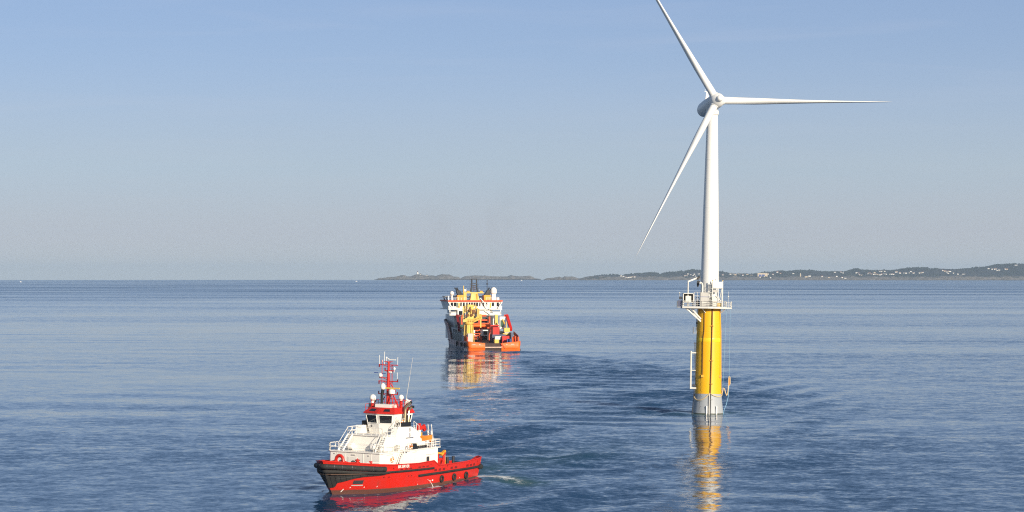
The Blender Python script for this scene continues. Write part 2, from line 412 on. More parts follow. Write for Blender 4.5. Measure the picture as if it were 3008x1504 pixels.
def water_mat():
    m = bpy.data.materials.new('sea_water'); m.use_nodes = True; t = m.node_tree; b = t.nodes['Principled BSDF']
    b.inputs['IOR'].default_value = 1.333; b.inputs['Roughness'].default_value = .06
    tc = N(t, 'ShaderNodeTexCoord'); ch = N(t, 'ShaderNodeAttribute', attribute_name='chop'); fo = N(t, 'ShaderNodeAttribute', attribute_name='foam'); gr = N(t, 'ShaderNodeAttribute', attribute_name='green')

    def slopes(scale, detail, rough, amp, stretch, rot=0.0, dist=0.0):
        mp = N(t, 'ShaderNodeMapping'); mp.inputs['Scale'].default_value = (scale * stretch, scale, scale); mp.inputs['Rotation'].default_value = (0, 0, rad(rot))
        L(t, tc, 'Object', mp, 0)
        n = N(t, 'ShaderNodeTexNoise', ins={'Scale': 1.0, 'Detail': detail, 'Roughness': rough, 'Distortion': dist}); L(t, mp, 0, n, 'Vector')
        v = N(t, 'ShaderNodeVectorMath', operation='SUBTRACT'); v.inputs[1].default_value = (.5, .5, .5); L(t, n, 'Color', v, 0)
        s = N(t, 'ShaderNodeVectorMath', operation='MULTIPLY'); s.inputs[1].default_value = (amp * .5, amp, 0); L(t, v, 0, s, 0)
        return s
    a1 = slopes(.36, 4.0, .62, .21, .75, 4)      # wind waves a few metres long
    a2 = slopes(1.5, 3.0, .6, .19, .8, -8)       # ripples
    a3 = slopes(.07, 2.0, .5, .05, .5, 7)       # swell groups
    # wind patches and slicks, drawn out across the view
    mp = N(t, 'ShaderNodeMapping'); mp.inputs['Scale'].default_value = (.0011, .0052, .01); mp.inputs['Rotation'].default_value = (0, 0, rad(3)); L(t, tc, 'Object', mp, 0)
    pn = N(t, 'ShaderNodeTexNoise', ins={'Scale': 1.0, 'Detail': 4.0, 'Roughness': .6}); L(t, mp, 0, pn, 'Vector')
    pr = N(t, 'ShaderNodeMapRange', ins={'From Min': .36, 'From Max': .66, 'To Min': .55, 'To Max': 1.45}); L(t, pn, 'Fac', pr, 'Value')
    mul = N(t, 'ShaderNodeMath', operation='MULTIPLY'); L(t, ch, 'Fac', mul, 0); L(t, pr, 0, mul, 1)
    s1 = N(t, 'ShaderNodeVectorMath', operation='ADD'); L(t, a1, 0, s1, 0); L(t, a2, 0, s1, 1)
    s2 = N(t, 'ShaderNodeVectorMath', operation='SCALE'); L(t, s1, 0, s2, 0); L(t, mul, 0, s2, 'Scale')
    s3 = N(t, 'ShaderNodeVectorMath', operation='ADD'); L(t, s2, 0, s3, 0); L(t, a3, 0, s3, 1)
    # the wind blows off the far shore's quarter: wave faces lean a little towards -Y
    wb = N(t, 'ShaderNodeVectorMath', operation='SCALE'); wb.inputs[0].default_value = (.005, -.030, 0); pw = N(t, 'ShaderNodeMath', operation='POWER'); pw.inputs[1].default_value = 1.5; L(t, mul, 0, pw, 0); L(t, pw, 0, wb, 'Scale')
    s5 = N(t, 'ShaderNodeVectorMath', operation='ADD'); L(t, s3, 0, s5, 0); L(t, wb, 0, s5, 1)
    ge = N(t, 'ShaderNodeNewGeometry'); s4 = N(t, 'ShaderNodeVectorMath', operation='ADD'); L(t, ge, 'Normal', s4, 0); L(t, s5, 0, s4, 1)
    nn = N(t, 'ShaderNodeVectorMath', operation='NORMALIZE'); L(t, s4, 0, nn, 0); L(t, nn, 0, b, 'Normal')
    # body colour, greener where air is mixed in
    mx = N(t, 'ShaderNodeMix', data_type='RGBA'); mx.inputs[6].default_value = (.010, .044, .105, 1); mx.inputs[7].default_value = (.035, .085, .085, 1); L(t, gr, 'Fac', mx, 0)
    # foam
    fn = N(t, 'ShaderNodeTexNoise', ins={'Scale': 1.9, 'Detail': 5.0, 'Roughness': .72, 'Distortion': .8})
    fm = N(t, 'ShaderNodeMapping'); fm.inputs['Scale'].default_value = (.8, 1, 1); L(t, tc, 'Object', fm, 0); L(t, fm, 0, fn, 'Vector')
    inv = N(t, 'ShaderNodeMath', operation='SUBTRACT'); inv.inputs[0].default_value = .88; L(t, fo, 'Fac', inv, 1)
    sub = N(t, 'ShaderNodeMath', operation='SUBTRACT'); L(t, fn, 'Fac', sub, 0); L(t, inv, 0, sub, 1)
    fr = N(t, 'ShaderNodeMapRange', ins={'From Min': .12, 'From Max': .34, 'To Min': 0.0, 'To Max': .9}); L(t, sub, 0, fr, 'Value')
    fx = N(t, 'ShaderNodeMix', data_type='RGBA'); fx.inputs[7].default_value = (.72, .74, .72, 1); L(t, mx, 2, fx, 6); L(t, fr, 0, fx, 0); L(t, fx, 2, b, 'Base Color')
    rr = N(t, 'ShaderNodeMapRange', ins={'From Min': 0.0, 'From Max': 1.0, 'To Min': .06, 'To Max': .8}); L(t, fr, 0, rr, 'Value'); L(t, rr, 0, b, 'Roughness')
    return m


build_water()
# ------------------------------------------------------------------ far islands and coast (structure)
def drop(d): return -d * d / (2 * R_EARTH)


def z5(p): return [(1090 + x / 4.684, (288 - y) / 4.684) for x, y in p]


ISL_A = z5([(35, 288), (65, 285), (110, 264), (180, 262), (240, 252), (330, 248), (400, 235), (450, 222), (500, 238), (550, 235), (590, 215), (620, 207), (690, 210), (740, 225), (770, 228), (830, 225), (900, 228), (940, 210), (990, 203), (1090, 210), (1130, 235), (1190, 242), (1225, 268), (1245, 289)])
ISL_B = z5([(1205, 289), (1225, 272), (1260, 248), (1300, 235), (1400, 225), (1500, 227), (1600, 235), (1690, 238), (1800, 241), (1870, 238), (1925, 218), (1960, 233), (2050, 235), (2190, 226), (2230, 248), (2250, 263), (2320, 274), (2345, 289)])
ISL_C = [(1590 + x / 5.051, (305 - y) / 5.051) for x, y in [(15, 306), (40, 297), (80, 277), (180, 272), (230, 262), (280, 257), (310, 267), (340, 252), (400, 250), (450, 252), (500, 264), (540, 277), (590, 280), (640, 290), (700, 306)]]
COAST = [(1590 + x / 5.051, (308 - y) / 5.051) for x, y in [(520, 309), (560, 290), (640, 264), (700, 252), (760, 250), (860, 234), (930, 222), (970, 234), (1060, 227), (1150, 232), (1180, 240), (1290, 230), (1320, 217), (1450, 207), (1540, 202), (1660, 192), (1700, 197), (1750, 222), (1790, 222), (1850, 192), (1900, 187), (1970, 177), (2010, 184), (2080, 167), (2120, 180), (2200, 157), (2250, 142), (2290, 160), (2370, 157)]]
COAST += [(2100 + x / 5.6, (405 - y) / 5.6) for x, y in [(75, 255), (130, 262), (200, 285), (280, 300), (360, 300), (430, 305), (540, 312), (630, 305), (690, 295), (800, 270), (890, 280), (950, 265), (1060, 250), (1150, 258), (1240, 255), (1380, 235), (1440, 245), (1550, 240), (1650, 255), (1750, 265), (1850, 270), (1980, 265), (2060, 272), (2180, 262), (2250, 240)]]
COAST += [(2500 + x / 5.071, (362 - y) / 5.071) for x, y in [(20, 205), (80, 185), (130, 205), (240, 207), (300, 215), (390, 208), (420, 225), (490, 205), (530, 225), (600, 212), (660, 210), (740, 190), (840, 175), (930, 172), (1060, 172), (1080, 185), (1140, 190), (1300, 185), (1400, 183), (1500, 190), (1600, 200), (1650, 190), (1750, 185), (1850, 165), (2000, 160), (2080, 140), (2200, 118), (2380, 105), (2450, 110), (2530, 100), (2576, 103), (2900, 90), (3400, 120), (4200, 80), (5000, 140)]]


class Land:
    def __init__(s, name, prof, D, depth, seed, shelf, wood):
        s.D, s.depth, s.seed, s.shelf, s.wood = D, depth, seed, shelf, wood
        s.X = np.array([(p[0] - 1504) / FPX * (D + depth * .62) for p in prof]); s.H = np.array([p[1] * (D + depth * .62) / FPX for p in prof]) * .93
        x = np.arange(s.X[0] - 20, s.X[-1] + 20, 9.0); t = np.concatenate([np.linspace(-.04, .62, 34), np.linspace(.66, 1.15, 8)])
        Xg, Tg = np.meshgrid(x, t); Z = s.h(Xg, Tg); Y = D + Tg * depth + s.wob(Xg)
        m, n = Xg.shape
        mb = MB(); mb.v = list(map(tuple, np.stack([Xg, Y, Z + drop(Y)], -1).reshape(-1, 3)))
        idx = np.arange(m * n).reshape(m, n)
        mb.f = list(map(tuple, np.stack([idx[:-1, :-1], idx[:-1, 1:], idx[1:, 1:], idx[1:, :-1]], -1).reshape(-1, 4)))
        o = mb.build(name, land_mat(name, wood), None, 60); o['kind'] = 'structure'

    def wob(s, X): return s.depth * .22 * (fbm(X / 300, X * 0 + 3.3, s.seed, 3) - .5)

    def h(s, X, T):
        R = np.interp(X, s.X, s.H, left=-3, right=-3)
        up = sstep(.02, .62, T) * (1 - s.shelf) + s.shelf * sstep(-.03, .10, T)
        n = (fbm(X / 75, T * s.depth / 75, s.seed + 5, 4) - .47) + .55 * (fbm(X / 24, T * s.depth / 30, s.seed + 8, 3) - .44)
        low = np.minimum(R, 22) * s.shelf * 0
        z = R * up * (1 - .8 * sstep(.75, 1.15, T)) + n * np.minimum(20, .75 * np.maximum(R, 1)) * sstep(-.02, .06, T) * (1 - .6 * sstep(.5, .62, T) * (T < .7))
        return np.where(T < -.03, -4, z) + low

    def at(s, px, up_px, tmax=.62):
        """land point whose sight line passes up_px above the shore line"""
        for t in np.linspace(.04, tmax, 40):
            d = s.D + t * s.depth; X = (px - 1504) / FPX * d
            Y = d + float(s.wob(np.array(X))); z = float(s.h(np.array([X]), np.array([t]))[0])
            if z >= up_px * d / FPX: break
        return X, Y, z + drop(Y)


def land_mat(name, wood):
    m = bpy.data.materials.new(name + '_ground'); m.use_nodes = True; t = m.node_tree; b = t.nodes['Principled BSDF']; b.inputs['Roughness'].default_value = .95; b.inputs['Specular IOR Level'].default_value = .1
    tc = N(t, 'ShaderNodeTexCoord'); sp = N(t, 'ShaderNodeSeparateXYZ'); L(t, tc, 'Object', sp, 0)
    n1 = N(t, 'ShaderNodeTexNoise', ins={'Scale': .014, 'Detail': 6.0, 'Roughness': .65}); L(t, tc, 'Object', n1, 'Vector')
    n2 = N(t, 'ShaderNodeTexNoise', ins={'Scale': .05, 'Detail': 5.0, 'Roughness': .7}); L(t, tc, 'Object', n2, 'Vector')
    cr = N(t, 'ShaderNodeValToRGB'); L(t, n2, 'Fac', cr, 0); e = cr.color_ramp.elements
    e[0].position = .34; e[0].color = (.085, .07, .058, 1); e[1].position = .66; e[1].color = (.40, .325, .29, 1); k = e.new(.52); k.color = (.22, .195, .15, 1)
    h = N(t, 'ShaderNodeMath', operation='MULTIPLY_ADD'); L(t, n1, 'Fac', h, 0); h.inputs[1].default_value = 60.0; L(t, sp, 'Z', h, 2)
    r = N(t, 'ShaderNodeMapRange', ins={'From Min': 34.0, 'From Max': 46.0, 'To Min': 0.0, 'To Max': wood}); L(t, h, 0, r, 'Value')
    mx = N(t, 'ShaderNodeMix', data_type='RGBA'); mx.inputs[7].default_value = (.028, .033, .034, 1); L(t, cr, 'Color', mx, 6); L(t, r, 0, mx, 0)
    # dark tide line
    r2 = N(t, 'ShaderNodeMapRange', ins={'From Min': -15.0, 'From Max': -11.0, 'To Min': .85, 'To Max': 0.0}); L(t, sp, 'Z', r2, 'Value')
    m2 = N(t, 'ShaderNodeMix', data_type='RGBA'); m2.inputs[7].default_value = (.022, .02, .018, 1); L(t, mx, 2, m2, 6); L(t, r2, 0, m2, 0); L(t, m2, 2, b, 'Base Color')
    return m


isl_a = Land('rocky_island', ISL_A, 15600, 700, 3, .30, .25)
isl_b = Land('low_island', ISL_B, 16600, 600, 9, .35, .25)
isl_c = Land('skerry_island', ISL_C, 14900, 400, 14, .35, .2)
coast = Land('coast_hills', COAST, 14000, 1500, 21, .20, .92)


def leaf_mat():
    m = bpy.data.materials.new('far_foliage'); m.use_nodes = True; t = m.node_tree; b = t.nodes['Principled BSDF']; b.inputs['Roughness'].default_value = .9; b.inputs['Specular IOR Level'].default_value = .1
    tc = N(t, 'ShaderNodeTexCoord'); n = N(t, 'ShaderNodeTexNoise', ins={'Scale': .03, 'Detail': 4.0}); L(t, tc, 'Object', n, 'Vector')
    cr = N(t, 'ShaderNodeValToRGB'); L(t, n, 'Fac', cr, 0); e = cr.color_ramp.elements; e[0].position = .35; e[0].color = (.018, .025, .021, 1); e[1].position = .68; e[1].color = (.045, .055, .038, 1); L(t, cr, 'Color', b, 'Base Color')
    return m


def build_forest():
    mb = MB(); r = random.Random(5); xs = (coast.X[0] + 60, (3300 - 1504) / FPX * 15000)
    k = 0
    while k < 5200:
        x = r.uniform(*xs); t = r.uniform(.16, .66)
        keep = float(fbm(np.array([x / 180.0]), np.array([t * 6.0]), 77, 3)[0])
        if keep < (.50 if t < .5 else .34): continue
        R = float(np.interp(x, coast.X, coast.H))
        if R < 14: continue
        k += 1
        z = float(coast.h(np.array([x]), np.array([t]))[0]); y = coast.D + t * coast.depth + float(coast.wob(np.array(x)))
        z += drop(y) - 1.5; hh = r.uniform(5, 11.5) * (1.1 if t > .5 else .8); w = r.uniform(2.2, 5.5); cone = r.random() < .5
        ring = []; n = 5; o = r.uniform(0, 6)
        for lv, (fr, fw) in enumerate(((.12, 1.0), (.55, .75 if cone else 1.05))):
            for q in range(n):
                a = o + 6.283 * (q + .5 * lv) / n; ww = w * fw * r.uniform(.75, 1.2); ring.append((x + math.cos(a) * ww, y + math.sin(a) * ww, z + hh * fr * r.uniform(.9, 1.1)))
        ring.append((x, y, z + hh * (1.0 if cone else .9)))
        mb.add(ring, [(q, (q + 1) % n, n + (q + 1) % n, n + q) for q in range(n)] + [(n + q, n + (q + 1) % n, 2 * n) for q in range(n)])
    o = mb.build('far_woodland', leaf_mat(), None, 0); tag(o, kind='stuff')


build_forest()
M['house'] = paint('house_white', (.80, .77, .70), .6, .1, .3)
M['house_cream'] = paint('house_cream', (.62, .50, .33), .6, .1, .3)
M['house_red'] = paint('house_rust', (.30, .10, .06), .6, .1, .3)
M['roof_dark'] = paint('roof_slate', (.07, .06, .06), .7, .2, .3)
M['roof_rust'] = paint('roof_tile', (.20, .085, .05), .7, .2, .3)


def house(land, px, up, w, d, wh, label, group, wall='house', roof='roof_dark', turn=0.0, cat='house', flat=False, name='house'):
    x, y, z = land.at(px, up)
    t = empty(name, label, cat, (x, y, z - .8), (0, 0, turn), group)
    b = MB(); b.box(-w / 2, w / 2, -d / 2, d / 2, 0, wh)
    rise = min(3.6, d * .42)
    if not flat:
        b.add([(-w / 2, -d / 2, wh), (-w / 2, d / 2, wh), (-w / 2, 0, wh + rise), (w / 2, -d / 2, wh), (w / 2, d / 2, wh), (w / 2, 0, wh + rise)], [(0, 2, 1), (3, 4, 5)])
    b.build('wall', M[wall], t, 0)
    q = MB()
    if flat: q.box(-w / 2 - .3, w / 2 + .3, -d / 2 - .3, d / 2 + .3, wh + .01, wh + .6)
    else:
        e = .5; q.hexa([(-w / 2 - e, -d / 2 - e, wh - .3), (w / 2 + e, -d / 2 - e, wh - .3), (w / 2 + e, 0, wh + rise + .05), (-w / 2 - e, 0, wh + rise + .05), (-w / 2 - e, -d / 2 - e, wh), (w / 2 + e, -d / 2 - e, wh), (w / 2 + e, 0, wh + rise + .35), (-w / 2 - e, 0, wh + rise + .35)])
        q.hexa([(-w / 2 - e, 0, wh + rise + .05), (w / 2 + e, 0, wh + rise + .05), (w / 2 + e, d / 2 + e, wh - .3), (-w / 2 - e, d / 2 + e, wh - .3), (-w / 2 - e, 0, wh + rise + .35), (w / 2 + e, 0, wh + rise + .35), (w / 2 + e, d / 2 + e, wh), (-w / 2 - e, d / 2 + e, wh)])
    q.build('roof', M[roof], t, 0)
    return t


def p6(x, y): return 1590 + x / 5.051, (308 - y) / 5.051
def p7(x, y): return 2100 + x / 5.6, (405 - y) / 5.6
def p8(x, y): return 2500 + x / 5.071, (362 - y) / 5.071


ORD = ['leftmost', 'second from the left', 'third from the left', 'fourth from the left', 'fifth from the left', 'sixth from the left', 'seventh from the left', 'eighth from the left', 'ninth from the left', 'tenth from the left']
hr = random.Random(11)


def cluster(place, conv, spots):
    spots = sorted(spots)
    for i, s in enumerate(spots):
        px, up = conv(s[0], s[1]); w = (s[2] if len(s) > 2 else hr.uniform(8, 13)); big = w > 16
        wall = s[3] if len(s) > 3 else ('house' if hr.random() < .85 else 'house_cream')
        pos = ORD[i] if i < len(spots) - 1 or len(spots) == 1 else 'rightmost'
        if len(spots) == 1: pos = 'lone'
        lab = ('lone pale house ' if pos == 'lone' else f'pale house, {pos} of those ') + place
        house(coast, px, up, w * 1.2, hr.uniform(7.5, 9.5), hr.uniform(5, 7), lab, 'pale houses along the far coast', wall, 'roof_dark' if hr.random() < .6 else 'roof_rust', hr.uniform(-.5, .5))


cluster('low on the headland left of the turbine', p6, [(1180, 260), (1215, 263), (1245, 266), (1258, 276), (1290, 275), (1322, 272), (1347, 268), (1385, 267)])
cluster('under the hilltop beside the turbine', p6, [(2145, 250), (2165, 256), (2185, 231), (2230, 238), (2275, 230), (2262, 248), (2292, 256), (2345, 231)])
cluster('just right of the turbine tower', p7, [(125, 326, 11), (245, 318, 16), (300, 316), (335, 325), (380, 322), (430, 321), (460, 338), (530, 318, 13, 'house_cream'), (600, 335, 14, 'house_cream')])
cluster('round the blue and cream hall', p7, [(735, 366, 7), (800, 357, 8), (868, 315, 8), (905, 371, 8)])
cluster('in the wood beyond the hall', p7, [(950, 325), (1015, 294, 13), (1075, 309, 13), (1275, 306)])
cluster('along the shore by the silo', p7, [(1485, 358, 17), (1548, 347, 15), (1760, 356), (1865, 366), (1985, 361), (2075, 371), (2130, 381)])
cluster('on the ridge beyond the silo', p7, [(1965, 287), (2070, 283), (2105, 294)])
cluster('below the radio mast', p8, [(90, 268), (130, 271), (132, 290), (165, 293)])
cluster('in the densest village', p8, [(265, 277), (290, 266, 14), (320, 282), (350, 286), (360, 263), (385, 291), (415, 286, 13), (440, 292)])
cluster('on the knoll above the village', p8, [(430, 241), (456, 236, 13), (490, 240)])
cluster('at the right end of the village', p8, [(460, 286), (495, 279), (515, 286)])
cluster('in the row below the round hill', p8, [(575, 280), (600, 287), (628, 286), (655, 258, 17), (710, 266, 14), (775, 262, 14), (797, 264), (845, 260), (867, 244), (910, 265)])
cluster('under the round hill on its right', p8, [(990, 261), (1020, 257), (1045, 255)])
cluster('in the gap of the forest', p8, [(1325, 233), (1365, 243, 14), (1390, 250), (1408, 266), (1422, 244), (1442, 244), (1490, 263), (1555, 281)])
cluster('on the slope near the right edge', p8, [(2050, 201), (2100, 211, 15), (2130, 214), (2150, 204), (2175, 226, 14), (2197, 217), (2290, 208), (2315, 206)])
cluster('near the hilltop at the right edge', p8, [(2415, 149, 17)])
px, up = p8(1650, 280); house(coast, px, up, 24, 10, 4.2, 'long grey barn with a flat roof at the forest edge', None, 'silver', 'roof_rust', .1, 'barn', True, 'barn')

# big hall: cream walls with blue doors
px, up = p7(775, 352); x, y, z = coast.at(px, up)
hall = empty('warehouse', 'large cream hall with two blue panels on its front', 'warehouse', (x, y, z - 1), (0, 0, .05))
MB().box(-34, 34, -9, 9, 0, 24).build('wall', M['house_cream'], hall, 0)
MB().box(-35, 35, -10, 10, 24.05, 25.2).build('roof', M['silver'], hall, 0)
for bx in (-26, -4): MB().box(bx, bx + 19, -9.6, -9.02, .5, 15).build('panel', M['blue'], hall, 0)
# silo tower
px, up = p7(1393, 346); x, y, z = coast.at(px, up)
silo = empty('silo', 'tall round cream silo standing alone before the wood', 'silo', (x, y, z - 1))
MB().lathe([(4.2, 0), (4.2, 21)], 16).build('shaft', M['house_cream'], silo); MB().lathe([(4.5, 21.02), (4.5, 22), (.01, 25)], 16).build('cap', M['silver'], silo)
# radio mast
px, up = p7(2545, 232); x, y, z = coast.at(px, up)
mast = tag(MB().tube([(0, 0, 0), (0, 0, 34)], [.7, .3], 5).bar((-1.6, 0, 24), (1.6, 0, 24), .4).bar((-1.2, 0, 29), (1.2, 0, 29), .4).build('radio_mast', M['grey'], None), 'thin grey radio mast on the far ridge skyline', 'mast'); mast.location = (x, y, z)
# lighthouse on the rocky island
x, y, z = isl_a.at(1090 + 640 / 4.684, (288 - 207) / 4.684)
lh = empty('lighthouse', 'stout white lighthouse on the crest of the rocky island', 'lighthouse', (x, y, z - 1.5))
MB().lathe([(8.5, 0), (6.6, 20)], 16).build('tower', M['house'], lh); MB().lathe([(7.4, 20.02), (7.4, 21)], 16).build('gallery', M['dark'], lh)
MB().lathe([(3.8, 21.02), (3.8, 25)], 12).build('lantern_room', M['glass'], lh); MB().lathe([(4.6, 25.02), (3.2, 27), (.01, 29)], 12).build('dome', M['house_red'], lh)
house(isl_a, 1090 + 682 / 4.684, (288 - 212) / 4.684, 10, 8, 5, 'small white house close beside the lighthouse', None)
house(isl_a, 1090 + 770 / 4.684, (288 - 222) / 4.684, 16, 9, 6, 'white house on the island crest apart from the lighthouse', None)


def far_boat(px, d, label, s=1.0):
    t = empty('motor_boat', label, 'boat', ((px - 1504) / FPX * d, d, drop(d)), (0, 0, .3), 'small white boats near the horizon')
    h = MB(); R = []
    for x, w in ((-6, 1.9), (-3, 2.1), (2, 2.0), (4.5, 1.2), (6.6, .05)): R.append([(x * s, -w * .8 * s, -.4), (x * s, -w * s, 1.5 * s), (x * s, w * s, 1.5 * s), (x * s, w * .8 * s, -.4)])
    h.loft(R); h.f.append((0, 1, 2, 3)); h.build('hull', M['white'], t)
    MB().frust((-3 * s, 2.2 * s, -1.4 * s, 1.4 * s), (-2.6 * s, 1.4 * s, -1.2 * s, 1.2 * s), 1.52 * s, 3.6 * s).build('cabin', M['white'], t, 0)


far_boat(61, 8800, 'tiny white boat far off at the left picture edge', .7)
far_boat(1047, 9800, 'tiny white boat just left of the rocky island', .7)
far_boat(1532, 12500, 'tiny white boat under the low island, right of the orange ship', .8)

M['plat_white'] = paint('platform_white', (.68, .66, .60), .5, .35, 1.2, grime_col=(.40, .34, .26))
M['bright_yellow'] = paint('bright_yellow', (.92, .60, .02), .35, .1, .4)
# ------------------------------------------------------------------ floating wind turbine
tb = empty('wind_turbine', 'white wind turbine on a floating yellow and grey column, one blade pointing right', 'wind turbine', *TURB)
M['column'] = zone_paint('column_paint', [(.10, .11, .09), (.36, .38, .40), (.86, .455, .008)], [.12, 4.1], .42, .16, .03, .35)
streaks(M['column'], .30, (.40, .20, .02), 1.6)
COLP = [(3.9, -6), (3.45, -1.2), (3.24, 0), (2.98, 2.2), (2.78, 4.1), (2.72, 9), (2.64, 14), (2.58, 17.1), (2.46, 19.6), (2.36, 21.75)]
def rc(z): return lerp_tab([(z_, r_) for r_, z_ in COLP], z)
col = MB().lathe(COLP, 56).build('column', M['column'], tb)
def ring(z, h=.08, o=.03): return MB().lathe([(rc(z) + .001, z), (rc(z) + o, z + .01), (rc(z + h) + o, z + h - .01), (rc(z + h) + .001, z + h)], 56)
for z in (17.1, 4.1): ring(z).build('weld_ring', M['column'], col)
MB().lathe([(rc(15.1) + .01, 14.9), (rc(15.1) + .03, 15.0), (rc(15.1) + .03, 15.6), (rc(15.1) + .01, 15.7)], 30, a0=rad(205), a1=rad(340)).build('reinforcing_band', M['bright_yellow'], col)
tower = MB().lathe([(1.96, 22.2), (1.93, 24), (1.80, 32), (1.60, 43), (1.36, 53), (1.16, 61.6), (1.12, 62.6)], 48).build('tower', M['turb_white'], tb)
for z, r in ((32, 1.80), (43, 1.60), (53, 1.36)): MB().lathe([(r + .001, z - .05), (r + .022, z - .04), (r + .022, z + .04), (r + .001, z + .05)], 48).build('flange', M['turb_white'], tower)


def on_col(x, z, off=.0): return (x, -math.sqrt(max(0, (rc(z) + off) ** 2 - x * x)), z)


# pipes down the column
MB().tube([on_col(.42 - .012 * (21.6 - z), z, .14) for z in (21.7, 18, 14, 10, 6, 4.2)], .13, 8).build('cable_pipe', M['rust'], tb)  # yellow pipe painted dark brown all over for its shaded side
MB().tube([on_col(.20 - .012 * (21.6 - z), z, .16) for z in (4.05, 3, 1.5, .2, -1.5)], .15, 8).build('cable_pipe', M['silver'], tb)
MB().tube([on_col(.46 - .012 * (21.6 - z), z, .13) for z in (4.05, 3, 1.5, .2, -1.5)], .12, 8).build('cable_pipe', M['dark'], tb)  # painted dark to stand for the shaded gap beside the pale pipe
MB().tube([on_col(x, z, .07) for x, z in ((-1.22, 21.6), (-1.22, 17.4), (-1.30, 16.6), (-1.44, 15.2), (-1.46, 8.0))], .075, 6).build('cable_pipe', M['rust'], tb)
MB().tube([on_col(x, z, .07) for x, z in ((2.05, 21.6), (2.25, 17.4), (2.30, 8.0))], .075, 6).build('cable_pipe', M['ochre'], tb)
for x, z in ((-1.46, 7.8), (2.3, 7.8)):
    q = on_col(x, z, .1); MB().box(q[0] - .28, q[0] + .28, q[1] - .22, q[1] + .25, z - .28, z + .22).build('pipe_bracket', M['ochre'], tb)
for z in (18.2, 11.0, 6.2, 3.0):
    q = on_col(.36, z, .1); MB().box(q[0] - .35, q[0] + .35, q[1] - .12, q[1] + .2, z - .08, z + .08).build('pipe_clamp', M['ochre'] if z > 4 else M['silver'], tb)
for x in (-.55, 1.55):
    q = on_col(x, .8, .06); MB().box(x - .13, x + .13, q[1] - .25, q[1] + .3, -.6, 1.6).build('lifting_lug', M['white'], tb)
# draught scale: painted ticks and numerals
tk = MB()
for i in range(66):
    z = .5 + i * .25; w = .22 if i % 4 else .5; a = rad(232); r = rc(z) + .006; dz = .035; da = w / r
    p = [(r * math.cos(a + s * da / 2 - (da / 2 if i % 4 else 0)), r * math.sin(a + s * da / 2 - (da / 2 if i % 4 else 0)), z + e) for s in (-1, 1) for e in (-dz, dz)]
    tk.add(p, [(0, 2, 3, 1)])
tk.build('draught_scale', M['black'], col, 0)


def text_mesh(body, size, name, mat, parent, loc, xdir, up, depth=.008, align='CENTER', bold=.0, sx=1.0):
    cu = bpy.data.curves.new(name, 'FONT'); cu.body = body; cu.size = size; cu.align_x = align; cu.align_y = 'CENTER'; cu.extrude = depth; cu.offset = bold; cu.resolution_u = 2
    tmp = bpy.data.objects.new(name + '_tmp', cu); COL.objects.link(tmp); bpy.context.view_layer.update()
    me = bpy.data.meshes.new_from_object(tmp.evaluated_get(bpy.context.evaluated_depsgraph_get())); bpy.data.objects.remove(tmp); bpy.data.curves.remove(cu)
    me.name = name; me.materials.clear(); me.materials.append(mat)
    X = Vector(xdir).normalized(); U = Vector(up); Zv = X.cross(U).normalized(); U = Zv.cross(X)
    o = bpy.data.objects.new(name, me); COL.objects.link(o); o.parent = parent
    R = Matrix((X * sx, U, Zv)).transposed().to_4x4(); o.matrix_local = Matrix.Translation(Vector(loc)) @ R
    return o


# nacelle and rotor
YAW, TILT = rad(11.5), rad(6.5)
ax = Vector((math.sin(YAW) * math.cos(TILT), -math.cos(YAW) * math.cos(TILT), math.sin(TILT))); rx = Vector((math.cos(YAW), math.sin(YAW), 0)); ux = ax.cross(rx)
if ux.z < 0: ux = -ux
HUB = Vector((0, 0, 64.75)) + ax * 3.1
def rot_frame(o, zdir, xdir):
    z = Vector(zdir).normalized(); x = (Vector(xdir) - z * Vector(xdir).dot(z)).normalized(); return Matrix.Translation(o) @ Matrix((x, z.cross(x), z)).transposed().to_4x4()
FA = rot_frame(HUB, ax, rx)                       # local z runs out of the hub towards the nose
nac = MB().lathe([(.02, -10.2), (.9, -10.1), (1.45, -9.6), (1.62, -8.8), (1.68, -6), (1.62, -3.2), (1.5, -1.55), (1.2, -1.45)], 36, M=FA).build('nacelle', M['turb_white'], tb)
vm = MB(); b0 = FA @ Vector((0, 0, -7.2)) + Vector((0, 0, 1.45))
vm.add([b0 + Vector(p) for p in ((-.45, -.5, 0), (.45, -.5, 0), (.45, .7, 0), (-.45, .7, 0), (-.16, -.1, 1.9), (.16, -.1, 1.9), (.16, .25, 1.9), (-.16, .25, 1.9))], [(0, 3, 2, 1), (4, 5, 6, 7), (0, 1, 5, 4), (1, 2, 6, 5), (2, 3, 7, 6), (3, 0, 4, 7)])
vm.box(b0.x - .55, b0.x + .55, b0.y - .07, b0.y + .07, b0.z + 1.92, b0.z + 2.05); vm.tube([b0 + Vector((-.45, 0, 2.05)), b0 + Vector((-.45, 0, 2.5))], .05, 5).tube([b0 + Vector((.45, 0, 2.05)), b0 + Vector((.45, 0, 2.4))], .05, 5)
vm.build('weather_mast', M['turb_white'], nac)
MB().lathe([(1.14, 62.3), (1.32, 62.45), (1.32, 63.2), (1.14, 63.4)], 36).build('yaw_ring', M['turb_white'], nac)
hub = MB().lathe([(1.25, -1.38), (1.5, -1.25), (1.58, -.4), (1.52, .5), (1.25, 1.15), (.86, 1.55), (.70, 1.75)], 36, M=FA).build('hub', M['turb_white'], tb)
MB().lathe([(.66, 1.72), (.68, 1.95), (.60, 2.25), (.42, 2.48), (.2, 2.58), (.01, 2.6)], 24, M=FA).build('nose_cone', M['turb_white'], hub)
BL = [(1.35, 1.66, 1.66), (2.4, 1.66, 1.7), (5, 1.58, 1.75), (8, 1.48, 2.2), (11, 1.30, 2.3), (14, 1.08, 2.05), (18, .84, 1.75), (22, .64, 1.45), (26, .48, 1.2), (30, .35, .95), (34, .24, .72), (36.8, .13, .45), (38.15, .03, .12)]
